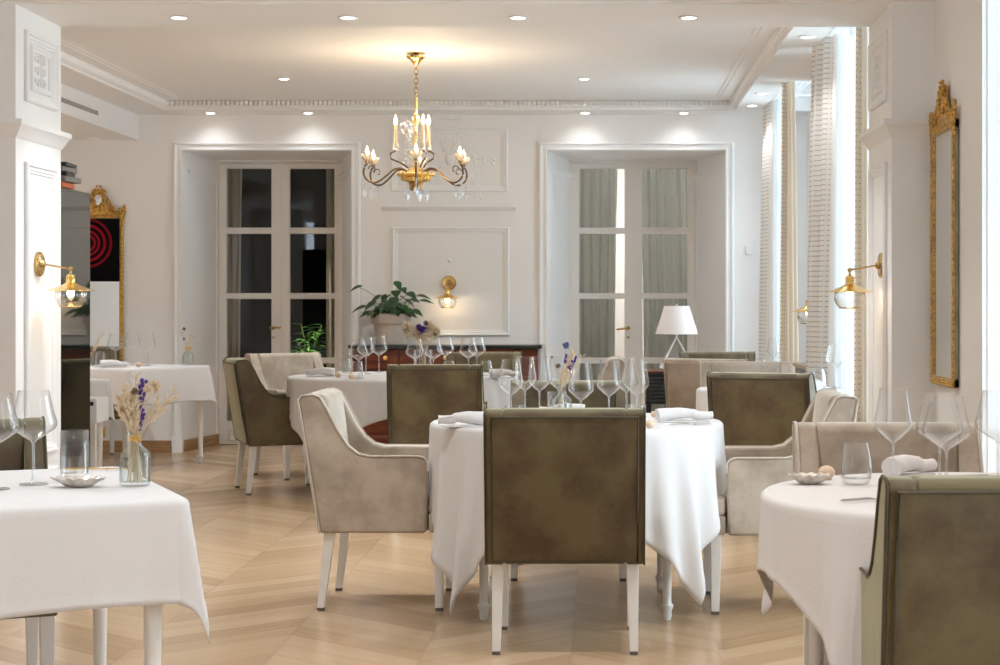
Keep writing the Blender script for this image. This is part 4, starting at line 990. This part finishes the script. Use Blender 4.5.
# ------------------------------------------------------------------ gilt mirrors
def scroll(mb, M, c, r, turns, sg, rad=.009, start=0):
    pts = []; n = int(turns*12); rs = []
    for i in range(n+1):
        t = i/n; a = start+sg*t*turns*2*PI; q = r*(1-.85*t); pts.append(tuple(M @ Vector((c[0]+q*math.cos(a), c[1]+q*math.sin(a), .012)))); rs.append(rad*(1-.4*t))
    mb.tube(pts, rad, 7, rs); mb.ball(pts[-1], rad*1.4, n=8, m=6)
def gilt_mirror(M, w, h, ch, lab, seed=1, st=.035, th=.03, oval=True):
    """M: plane at the wall, x right, y up, z out; w,h frame size centred on M"""
    rr = random.Random(seed); root = empty('gilt_mirror', tuple(M.translation)); tag(root, lab, 'mirror')
    T = Matrix.Translation(-M.translation) @ M
    m = MB(); a, b = w/2, h/2
    for x0, x1, y0, y1 in ((-a, -a+st*.9, -b, b), (a-st*.9, a, -b, b), (-a, a, -b, -b+st*.9), (-a, a, b-st*.9, b)):
        vs = [tuple(T @ Vector(v)) for v in ((x0, y0, .001), (x1, y0, .001), (x1, y1, .001), (x0, y1, .001), (x0, y0, th), (x1, y0, th), (x1, y1, th), (x0, y1, th))]
        m.add(vs, [(0, 3, 2, 1), (4, 5, 6, 7), (0, 1, 5, 4), (1, 2, 6, 5), (2, 3, 7, 6), (3, 0, 4, 7)])
    m.build('backing', 'greenish', root, smooth=False)
    m = MB()
    m.frame(T, w+.006, h+.006, [(0, th-.004), (0, th+.001), (st*.2, th+.005), (st*.4, th+.001), (st*.6, th+.003), (st*.8, th+.003), (st, th-.004), (st, th-.008)])
    step = .016
    for sx in (-1, 1):
        for i in range(int(h/step)): m.ball(tuple(T @ Vector((sx*(a-st*.38), -b+step*(i+.5), th+.001))), .0058, n=6, m=4)
    for sy in (-1, 1):
        for i in range(int(w/step)): m.ball(tuple(T @ Vector((-a+step*(i+.5), sy*(b-st*.38), th+.001))), .0058, n=6, m=4)
    m.build('frame', 'gilt', root, ang=30)
    m = MB(); vs = [tuple(T @ Vector(v)) for v in ((-a+st-.004, -b+st-.004, th-.007), (a-st+.004, -b+st-.004, th-.007), (a-st+.004, b-st+.004, th-.007), (-a+st-.004, b-st+.004, th-.007))]
    m.add(vs, [(0, 1, 2, 3)]); m.build('mirror_glass', 'mirror', root, smooth=False)
    m = MB(); T2 = T @ Matrix.Translation((0, b, th*.55))    # crest
    body = [(-a*.86, 0), (a*.86, 0), (a*.62, ch*.22), (a*.40, ch*.36), (a*.30, ch*.62), (a*.16, ch*.92), (0, ch), (-a*.16, ch*.92), (-a*.30, ch*.62), (-a*.40, ch*.36), (-a*.62, ch*.22)]
    n = len(body); vs = [tuple(T2 @ Vector((p[0]*.86, p[1]*.93, z))) for z in (-.008, .010) for p in body]
    m.add(vs, [tuple(range(n)), tuple(range(n, 2*n))[::-1]] + [(i, (i+1) % n, n+(i+1) % n, n+i) for i in range(n)])
    for sx in (-1, 1):
        scroll(m, T2, (sx*a*.55, ch*.20), ch*.16, 1.3, sx, .010, PI/2); scroll(m, T2, (sx*a*.25, ch*.42), ch*.17, 1.3, -sx, .011, -PI/2)
        scroll(m, T2, (sx*a*.17, ch*.76), ch*.12, 1.2, sx, .009, 0); scroll(m, T2, (sx*a*.84, ch*.10), ch*.13, 1.2, -sx, .009, PI/2)
        for i in range(16):
            t = i/15; bx, by = sx*a*(.95-.85*t), ch*(.05+.93*t**1.6); m.ball(tuple(T2 @ Vector((bx+rr.uniform(-.006, .006), by, .012))), ch*.045, (1, .7, 1), 7, 5)
        for j in range(7): m.ball(tuple(T2 @ Vector((sx*(a+.012+.006*math.sin(j)), .02-j*.022+.05, .008))), .014-.001*j, (.8, .8, 1.2), 7, 5)   # drooping leaves at the shoulders
        scroll(m, T2, (sx*(a-.002), .045), .022, 1.1, sx, .008, -PI/2)
    for i in range(9): t = 2*PI*i/9; m.ball(tuple(T2 @ Vector((ch*.19*math.cos(t), ch*.52+ch*.23*math.sin(t), .016))), ch*.05, n=7, m=5)
    m.build('crest', 'gilt', root, ang=60)
    if oval:
        m = MB(); vs = [tuple(T2 @ Vector((0, ch*.52, .022)))]+[tuple(T2 @ Vector((ch*.135*math.cos(2*PI*i/24), ch*.52+ch*.18*math.sin(2*PI*i/24), .020))) for i in range(24)]
        m.add(vs, [(0, 1+i, 1+(i+1) % 24) for i in range(24)]); tag(m.build('crest_oval', 'mirror', root), 'small oval mirror in the crest')
    return root
# left mirror on the back wall: frame px 75-123, y 216 down
x0, x1 = wx(75, YB), wx(124, YB); z1, z0 = wz(215, YB), wz(368, YB)
gilt_mirror(plane_M(((x0+x1)/2, YB-.001, (z0+z1)/2), (1, 0, 0), (0, 0, 1)), x1-x0, z1-z0, .235, 'gilt mirror with carved crest on the back wall beside the black cabinet', 2, .034, .03)
# right mirror on the near right wall
gilt_mirror(plane_M((XW-.004, 7.80, (.86+2.02)/2), (0, -1, 0), (0, 0, 1)), .51, 1.16, .195, 'tall gilt mirror with carved crest on the right wall', 5, .040, .022, False)
# black canvas with red rings standing in for a reflection in the left mirror
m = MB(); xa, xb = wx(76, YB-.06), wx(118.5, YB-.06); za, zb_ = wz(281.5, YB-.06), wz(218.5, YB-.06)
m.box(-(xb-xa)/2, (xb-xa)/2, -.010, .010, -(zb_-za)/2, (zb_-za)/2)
o = m.build('ring_reflection', 'mirror_image', loc=((xa+xb)/2, YB-.036, (za+zb_)/2), smooth=False); tag(o, 'flat stand-in for the reflection of a black, red-ringed picture in the left gilt mirror', 'reflection')

# ------------------------------------------------------------------ furniture along the walls
# black glass cabinet
m = MB(); root = empty('wine_cabinet', (-3.17, 9.395, 0)); tag(root, 'tall black glass-fronted cabinet beside the left column', 'cabinet')
m.box(-.30, .298, -.42, .40, .04, 1.842); m.box(-.27, .27, -.42, .40, 0, .04); m.build('body', 'black', root, bevel=.003)
m = MB(); m.box(.299, .318, -.415, .395, .05, 1.838); m.build('glass_door', 'black', root, bevel=.002)
m = MB(); m.tube([(.318, -.38, .9), (.338, -.38, .9), (.338, -.38, 1.3), (.318, -.38, 1.3)], .006, 8); m.build('door_handle', 'blackm', root)
# things stacked on the cabinet
for k, (mt_, h, w) in enumerate((('red', .028, .30), ('paper', .030, .34), ('blackm', .024, .32), ('paper', .026, .30), ('blackm', .022, .33))):
    z = 1.8425+[0, .029, .060, .085, .112][k]
    m = MB(); m.box(-w/2, w/2, -.12, .12, 0, h-.001); m.box(-w/2+.006, w/2-.004, -.124, .124, .003, h-.004)
    o = m.build('book', mt_, loc=(-3.005+.01*(k % 2), 9.40, z), rotz=R([2, -3, 6, -2, 4][k]), bevel=.003)
    tag(o, ['orange book at the bottom of the stack on the black cabinet', 'grey book second from the bottom on the black cabinet', 'black book in the middle of the stack on the black cabinet', 'grey book second from the top on the black cabinet', 'dark book topmost on the black cabinet'][k], 'book', 'books on the black cabinet')
# white serving stand beside the point of the cloth
root = empty('serving_stand', (-3.12, 10.16, 0)); tag(root, 'small white stand with a dark slot, below the far left cloth', 'side table')
m = MB(); m.box(-.22, .235, -.12, .12, .535, .675); m.build('box', 'leg', root, bevel=.004)
m = MB(); m.box(-.15, .215, -.123, -.119, .635, .658); m.build('slot', 'blackm', root)
for sx in (-.20, .150):
    for sy in (-.10, .10): m = MB(); m.box(sx-.016, sx+.016, sy-.016, sy+.016, 0, .537); m.build('leg', 'leg', root, bevel=.002)
# socket
m = MB(); m.box(-.04, .04, -.008, 0, -.04, .04); o = m.build('wall_socket', 'brass', loc=(wx(100.5, YB), YB-.0005, wz(432, YB)), bevel=.002); tag(o, 'brass wall socket above the skirting at far left', 'socket')
m = MB(); m.lathe([(0, 0), (.022, 0), (.022, .003), (0, .003)], n=18, M=plane_M((0, -.008, 0), (1, 0, 0), (0, 0, 1))); m.build('socket_insert', 'blackm', o)
# mahogany console
xa, xb = wx(352, 13.95), wx(538, 13.95); cx = (xa+xb)/2; w = xb-xa
root = empty('console_cabinet', (cx, 14.15, 0)); tag(root, 'mahogany console with a dark stone top and brass knobs against the back wall', 'cabinet')
m = MB(); m.box(-w/2, w/2, -.19, .185, .06, .858); m.box(-w/2+.03, w/2-.03, -.165, .17, 0, .06); m.build('body', 'mahog', root, bevel=.004)
m = MB(); m.box(-w/2-.03, w/2+.03, -.215, .19, .859, .887); m.build('top', 'marble', root, bevel=.004)
for k in range(4):
    a = -w/2+.02+k*(w-.04)/4; b = a+(w-.04)/4-.012
    m = MB(); m.box(a, b, -.202, -.189, .70, .845); d = m.build('drawer', 'mahog', root, bevel=.003)
    m = MB(); m.lathe([(0, 0), (.010, 0), (.007, .010), (.018, .020), (.018, .028), (0, .034)], n=16, M=plane_M((wx((385, 445, 492, 528)[k], 13.9)-cx if k < 2 else (a+b)/2, -.202, .785), (1, 0, 0), (0, 0, 1))); m.build('knob', 'gold', d)
    m = MB(); m.box(a, b, -.202, -.189, .09, .68); M = plane_M(((a+b)/2, -.202, .385), (1, 0, 0), (0, 0, 1)); m.frame(M, b-a-.06, .5, PROFS); m.build('cabinet_door', 'mahog', root, ang=30)
# black sideboard by the curtained door
xa, xb = wx(645, 13.2), 1.22; cx = (xa+xb)/2; w = xb-xa; zt = wz(371, 13.2)
root = empty('sideboard', (cx, 13.42, 0)); tag(root, 'low black louvred sideboard under the white lamp', 'sideboard')
m = MB(); m.box(-w/2+.01, w/2-.01, -.20, .20, .46, zt-.02)
for k in range(8): z = .475+k*.028; m.prism([(-.200, z), (-.212, z+.004), (-.206, z+.022), (-.200, z+.022)], -w/2+.03, w/2-.03, 0)
m.build('body', 'blackm', root)
m = MB(); m.box(-w/2, w/2, -.22, .22, zt-.019, zt); m.build('top', 'mahog', root, bevel=.003)
for sx in (-1, 1):
    for sy in (-1, 1): m = MB(); m.taper((sx*(w/2-.03), sy*.17, 0), .013, (sx*(w/2-.03), sy*.17, .465), .018); m.build('leg', 'blackm', root)
# table lamp
lx = wx(677, 13.3); root = empty('table_lamp', (lx, 13.36, zt+.0005)); tag(root, 'table lamp with a white cone shade and clear pyramid base', 'lamp')
def lz(py): return wz(py, 13.36)-zt
m = MB(); m.lathe([(.163, lz(334)), (.095, lz(306)), (.093, lz(306)), (.161, lz(334))], n=40); m.build('lamp_shade', 'shade', root)
m = MB(); ap = Vector((0, 0, lz(337)))
bs = [Vector((.175*math.cos(R(45+90*k)), .175*math.sin(R(45+90*k)), .02)) for k in range(4)]
for k in range(4): m.tube([bs[k], ap], .006, 6); m.tube([bs[k], bs[(k+1) % 4]], .006, 6)
m.build('pyramid_frame', 'glaze', root)
m = MB(); m.add([tuple(ap)]+[tuple(b) for b in bs], [(0, 1, 2), (0, 2, 3), (0, 3, 4), (0, 4, 1)]); m.box(-.08, .08, -.08, .08, 0, .02); m.build('crystal_base', 'crystal', root, ang=10)
m = MB(); m.tube([ap-Vector((0, 0, .01)), (0, 0, lz(306))], .005, 8); m.lathe([(0, lz(304)), (.008, lz(304.5)), (.004, lz(306)), (0, lz(306))], n=10); m.tube([(-.095, 0, lz(307)), (.095, 0, lz(307))], .0025, 6); m.build('lamp_stem', 'glaze', root)
# window ledge on the far right
m = MB(); m.box(1.335, 1.66, 12.55, 13.40, .78, .812); root = empty('window_bench', (0, 0, 0)); 
bpy.data.objects.remove(root)
root = empty('side_cabinet', (1.49, 11.75, 0)); tag(root, 'dark cabinet with a pale wooden top between the curtains', 'cabinet')
m = MB(); m.box(-.155, .008, -.42, .375, .785, .812); m.build('top', 'wood', root, bevel=.003)
m = MB(); m.box(-.14, .006, -.40, .36, .05, .785); m.box(-.12, .006, -.38, .34, 0, .05); m.build('body', 'blackm', root, bevel=.003)

# potted plants
def leafmesh(mb, base, d, up, L, W, curl=.25, fold=.2):
    d = d.normalized(); s = d.cross(up).normalized(); u = s.cross(d).normalized(); n = 7; vs = []
    for i in range(n+1):
        t = i/n; w = W*math.sin(PI*min(1, t**.75))*(1-.25*t) if 0 < i < n else .0015
        c = base+d*(L*t)-u*(curl*L*t*t); vs += [tuple(c-s*w+u*w*fold), tuple(c), tuple(c+s*w+u*w*fold)]
    mb.add(vs, [(i*3+k, i*3+k+1, i*3+k+4, i*3+k+3) for i in range(n) for k in (0, 1)])
pxx, pyy, pzz = wx(391, 14.14), 14.14, .8875
root = empty('potted_plant', (pxx, pyy, pzz)); tag(root, 'leafy green plant in a beige pot on the mahogany console', 'plant')
m = MB(); m.lathe([(0, 0), (.112, 0), (.116, .004), (.140, .165), (.156, .168), (.160, .175), (.166, .245), (.162, .250), (.152, .250), (.146, .20), (0, .20)], n=44); m.build('pot', 'pot', root, ang=35)
m = MB(); m.lathe([(0, .222), (.148, .218), (.149, .2)], n=24); m.build('soil', 'soil', root)
m = MB(); ms = MB(); rr = random.Random(11); sp = 14.14/F
tips = [(358, 285), (377, 296), (368, 303), (381, 308), (363, 305), (369, 311), (388, 293), (396, 298), (404, 287), (399, 282), (408, 300), (415, 298), (412, 292), (421, 294), (424, 299), (405, 305), (416, 309), (401, 311), (393, 303), (385, 302), (376, 310), (395, 309), (409, 308), (390, 299), (399, 304), (383, 297), (374, 301), (411, 312), (392, 306), (387, 311), (403, 296), (397, 291)]
for j, (a, b) in enumerate(tips):
    tip = Vector(((a-391)*sp, rr.uniform(-.16, .12), (313.5-b)*sp+.235)); st_ = Vector((rr.uniform(-.05, .05), rr.uniform(-.04, .04), .215)); mid = (st_+tip)/2+Vector((0, 0, .05))
    ms.tube([st_, st_.lerp(mid, .5)+Vector((0, 0, .012)), mid, mid.lerp(tip, .5)+Vector((0, 0, .008)), tip], .0022, 5)
    dr = Vector((tip.x*1.4+rr.uniform(-.05, .05), tip.y-.06, -.07+rr.uniform(-.05, .06))).normalized()
    leafmesh(m, tip-dr*.045, dr, Vector((0, -.35, 1)), rr.uniform(.10, .14), rr.uniform(.034, .048), rr.uniform(.15, .5))
for j in range(34):
    a = rr.uniform(0, 6.28); q_ = rr.uniform(.02, .15); b = Vector((q_*math.cos(a), q_*math.sin(a)*.9, .225+rr.uniform(0, .09))); dr = Vector((math.cos(a), math.sin(a)-.4, rr.uniform(-.5, .4)))
    leafmesh(m, b, dr, Vector((0, -.3, 1)), rr.uniform(.09, .13), rr.uniform(.03, .042), .3); ms.tube([(b.x*.3, b.y*.3, .215), tuple(b)], .0018, 5)
m.build('leaves', 'leaf', root, recalc=False, ang=80); ms.build('stems', 'stem', root)
Yf = YD+.62; fxp = wx(309, Yf); fz = wz(372, Yf)
root = empty('potted_fern', (fxp, Yf, 0)); tag(root, 'bright green plant seen through the dark glazed door', 'plant')
m = MB(); m.lathe([(0, 0), (.13, 0), (.17, .32), (.16, .32), (.14, .05)], n=26); m.build('pot', 'pot', root)
m = MB(); ms = MB(); rr = random.Random(5)
for j in range(20):
    a = rr.uniform(0, 6.28); ht = rr.uniform(.55, 1.12); sp_ = rr.uniform(.05, .17); pts = [Vector((0, 0, .3)), Vector((.5*sp_*math.cos(a), .5*sp_*math.sin(a), .3+ht*.5)), Vector((sp_*math.cos(a), sp_*math.sin(a)*.8, ht-.08))]
    ms.tube(pts, .004, 5)
    for k in range(9):
        t = .35+.65*k/8; c = pts[0].lerp(pts[1], min(1, t*2)) if t < .5 else pts[1].lerp(pts[2], t*2-1); aa = rr.uniform(0, 6.28)
        leafmesh(m, c, Vector((math.cos(aa), math.sin(aa), .35)), Vector((0, 0, 1)), rr.uniform(.11, .17), rr.uniform(.011, .017), .45)
m.build('leaves', 'leaf2', root, recalc=False, ang=80); ms.build('stems', 'stem', root)

# ------------------------------------------------------------------ small ceiling and wall fittings
def downlight():
    root = empty('downlight'); root['category'] = 'ceiling light'
    m = MB(); m.lathe([(.036, 0), (.050, -.0015), (.052, -.004), (.048, -.006), (.036, -.006)], n=30); m.lathe([(.036, -.001), (.036, -.006)], n=30); m.build('trim_ring', 'trim', root)
    m = MB(); m.lathe([(0, -.008), (.020, -.0075), (.035, -.004), (.036, -.001), (0, -.0008)], n=30); m.build('lens', 'lens', root)
    return root
dl = downlight(); uD = [False]; DL = []
def down(px, py, zc, lab, g=None):
    Y = (zc-H)*F/(VY-py); x = wx(px, Y); place(dl, uD, x, Y, zc-.0003, 0, lab, 'ceiling light'); DL.append((x, Y, zc, g))
for px, nm in ((179, 'leftmost downlight in the front beam'), (348, 'second downlight from the left in the front beam'), (518, 'third downlight from the left in the front beam'), (689, 'rightmost downlight in the front beam')): down(px, 17, ZB, nm, 'b')
down(284, 78.5, ZC, 'downlight in the recessed ceiling left of the chandelier', 'c'); down(584, 78.5, ZC, 'downlight in the recessed ceiling right of the chandelier', 'c')
for px, nm in ((210.5, 'ceiling downlight above the left side of the dark glazed door'), (308, 'ceiling downlight above the right side of the dark glazed door'), (585, 'ceiling downlight above the left side of the curtained door'), (684, 'ceiling downlight above the right side of the curtained door')): down(px, 112.6, ZS, nm, 's')
down(807, 36.5, ZS, 'nearest downlight in the right ceiling border', 'r'); down(762, 93.2, ZS, 'middle downlight in the right ceiling border', 'r'); down(752, 105.3, ZS, 'farthest downlight in the right ceiling border', 'r')
Y = 1.328*F/(VY-137.5); x = wx(93, Y)
m = MB(); m.lathe([(0, -.02), (.035, -.018), (.05, -.004), (.05, -.0005), (0, -.0005)], n=24); tag(m.build('smoke_detector', 'glaze', loc=(x, Y, ZLOW)), 'round white detector on the low ceiling at far left', 'detector')
m = MB(); m.box(-.003, .0, 12.28, 13.17, 1.405+H, 1.437+H)
root = m.build('air_vent', 'rubber', loc=(XLOW+.0045, 0, 0)); tag(root, 'dark slot air vent in the ceiling drop at upper left', 'vent')
m = MB()
for k in range(3): m.box(-.0005, .004, 12.28, 13.17, 1.405+H+.004+k*.011, 1.405+H+.007+k*.011)
m.build('louvre', 'wall', root)
m = MB(); m.box(-.107, .107, -.035, 0, -.022, .022); m.box(-.02, .02, -.040, -.03, -.028, -.012)
tag(m.build('emergency_light', 'glaze', loc=(wx(450, YB), YB-.0005, wz(116.8, YB)), bevel=.004), 'flat white emergency light on the wall behind the chandelier', 'light')
m = MB(); m.ball((0, 0, 0), .017, (1, .6, 1), 12, 8); tag(m.build('wall_button', 'glaze', loc=(wx(449.5, YB), YB-.008, wz(260.5, YB))), 'small white round button above the back wall lamp', 'knob')
m = MB(); m.box(-.03, .03, -.02, 0, -.035, .035); m.ball((0, -.02, -.03), .012, n=8, m=6); tag(m.build('thermostat', 'glaze', loc=(wx(749, YB), YB, wz(250, YB)), bevel=.004), 'small white control box on the back wall near the corner', 'switch')

# ------------------------------------------------------------------ light
def area(name, loc, rot, sx, sy, e, col, portal=False, spread=None):
    l = bpy.data.lights.new(name, 'AREA'); l.shape = 'RECTANGLE'; l.size = sx; l.size_y = sy; l.energy = e; l.color = col
    if portal: l.cycles.is_portal = True
    if spread: l.spread = spread
    o = bpy.data.objects.new(name, l); COL.objects.link(o); o.location = loc; o.rotation_euler = rot; return o
def point(name, loc, e, col, r=.03):
    l = bpy.data.lights.new(name, 'POINT'); l.energy = e; l.color = col; l.shadow_soft_size = r; o = bpy.data.objects.new(name, l); COL.objects.link(o); o.location = loc
def spot(name, loc, e, col, ang=75, blend=.7, r=.03):
    l = bpy.data.lights.new(name, 'SPOT'); l.energy = e; l.color = col; l.spot_size = R(ang); l.spot_blend = blend; l.shadow_soft_size = r; o = bpy.data.objects.new(name, l); COL.objects.link(o); o.location = loc
W = bpy.data.worlds.new('World'); S.world = W; W.use_nodes = True; nt = W.node_tree; nt.nodes.clear()
wo = nt.nodes.new('ShaderNodeOutputWorld'); bg = nt.nodes.new('ShaderNodeBackground'); bg.inputs[0].default_value = (.74, .86, 1, 1); bg.inputs[1].default_value = 6.7; nt.links.new(bg.outputs[0], wo.inputs[0])
for a, b, c, d in WN: area('sky_portal', (XW+.46, (a+b)/2, (c+d)/2), (0, R(90), 0), d-c, b-a, 1, (1, 1, 1), True)
for a, b, c, d in WF: area('sky_portal', (2.22, (a+b)/2, (c+d)/2), (0, R(90), 0), d-c, b-a, 1, (1, 1, 1), True)
for a, b in wb: area('sky_portal', ((a+b)/2, Yfront-.21, 1.62), (R(90), 0, 0), b-a, 2.25, 1, (1, 1, 1), True)
WARM = (1, .78, .52)
for b in BULBS: point('candle_light', b, 2.2, WARM, .012)
for p in SC: point('sconce_light', (p[0], p[1], p[2]-.01), 1.0, WARM, .02)
for x in (-4.5, -2.6, -.7, .8):  # added spots without fixtures, fill light for the near room
    for y in (1.0, 3.2, 5.6): spot('near_fill_spot', (x, y, 2.96), 60 if x > 0 else 66, (1, .92, .86) if x > 0 else (.87, .94, 1), 105)
for x, y, z, g in DL: spot('downlight_beam', (x, y, z-.012), {'b': 85, 'c': 80, 's': 3.2, 'r': 18}[g], (.90, .95, 1), 145 if g == 's' else 110)
for x in (-5.6, -4.5):  # unseen spots added to brighten the left side, no fixtures modelled
    for y in (10.2, 12.6): spot('left_room_fill_spot', (x, y, ZLOW-.02), 75, (.92, .96, 1), 110)
point('fill_beyond_curtained_door', (.6, YD+1.2, 1.9), 38, (1, .98, .96), .15)  # added fill that lightens the view through the right door's panes
spot('fill_beyond_dark_door', (-2.75, YD+.16, 2.1), 220, (1, .95, .85), 75)  # added fill light to bring out the plant behind the dark panes
bpy.data.objects['fill_beyond_dark_door'].rotation_euler = (R(30), 0, 0); bpy.data.objects['fill_beyond_dark_door'].location = (wx(309, YD+.62), YD+.25, 2.0)

# ------------------------------------------------------------------ camera
cam = bpy.data.cameras.new('camera'); co = bpy.data.objects.new('camera', cam); COL.objects.link(co)
co.location = (0, 0, H); co.rotation_euler = (R(90), 0, 0); cam.sensor_width = 36; cam.sensor_fit = 'HORIZONTAL'; cam.lens = 36*F/1000
cam.shift_x = -(VX-500)/1000; cam.shift_y = -(332.5-VY)/1000; cam.clip_start = .1
cam.dof.use_dof = True; cam.dof.focus_distance = 6.9; cam.dof.aperture_fstop = 13.0
S.camera = co; S.cycles.transparent_max_bounces = 40; S.cycles.max_bounces = 14; S.cycles.diffuse_bounces = 8
S.view_settings.view_transform = 'Standard'; S.view_settings.look = 'None'; S.view_settings.exposure = .29; S.view_settings.gamma = 1; S.view_settings.use_curve_mapping = False

# groups of repeats
def where(lb):
    for k, v in (('large round', 'on the large round table'), ('brass drawer', 'on the large round table'), ('centre table', 'on the centre table'), ('right foreground', 'on the right foreground table'), ('right edge', 'on the right foreground table'), ('shell dish', 'on the right foreground table'),
                 ('left foreground', 'on the left foreground table'), ('left edge', 'on the left foreground table'), ('left column', 'on the left foreground table'), ('olive chair', 'on the centre table')):
        if k in lb: return v
    return 'on the tables at the back'
for o in bpy.data.objects:
    if o.parent or 'category' not in o or 'kind' in o or 'group' in o: continue
    c = o['category']; lb = o['label']
    if c == 'wine glass': o['group'] = 'wine glasses '+where(lb)
    elif c == 'glass': o['group'] = 'water glasses '+where(lb)
    elif c == 'chair': o['group'] = 'velvet armchairs around the dining tables'
    elif c == 'table': o['group'] = 'white-legged dining tables'
    elif c == 'tablecloth': o['group'] = 'white tablecloths'
    elif c == 'napkin': o['group'] = 'rolled white napkins'
    elif c == 'dish': o['group'] = 'shell dishes on the foreground tables'
    elif c == 'roll': o['group'] = 'small round rolls on the tables'
    elif c == 'knife': o['group'] = 'knives on the tables'
    elif c == 'vase': o['group'] = 'clear vases holding dried flowers'
    elif c == 'dried flowers': o['group'] = 'dried bouquets on the tables'
    elif c == 'wall lamp': o['group'] = 'brass wall lamps'
    elif c == 'ceiling light': o['group'] = 'recessed ceiling downlights'
    elif c == 'curtain': o['group'] = 'sheer curtains' if 'sheer' in lb else ('curtains behind the glazed doors' if 'glazed' in lb else 'curtains at the right windows')
    elif c == 'curtain rail': o['group'] = 'white curtain rails'
    elif c == 'mirror': o['group'] = 'gilt mirrors'
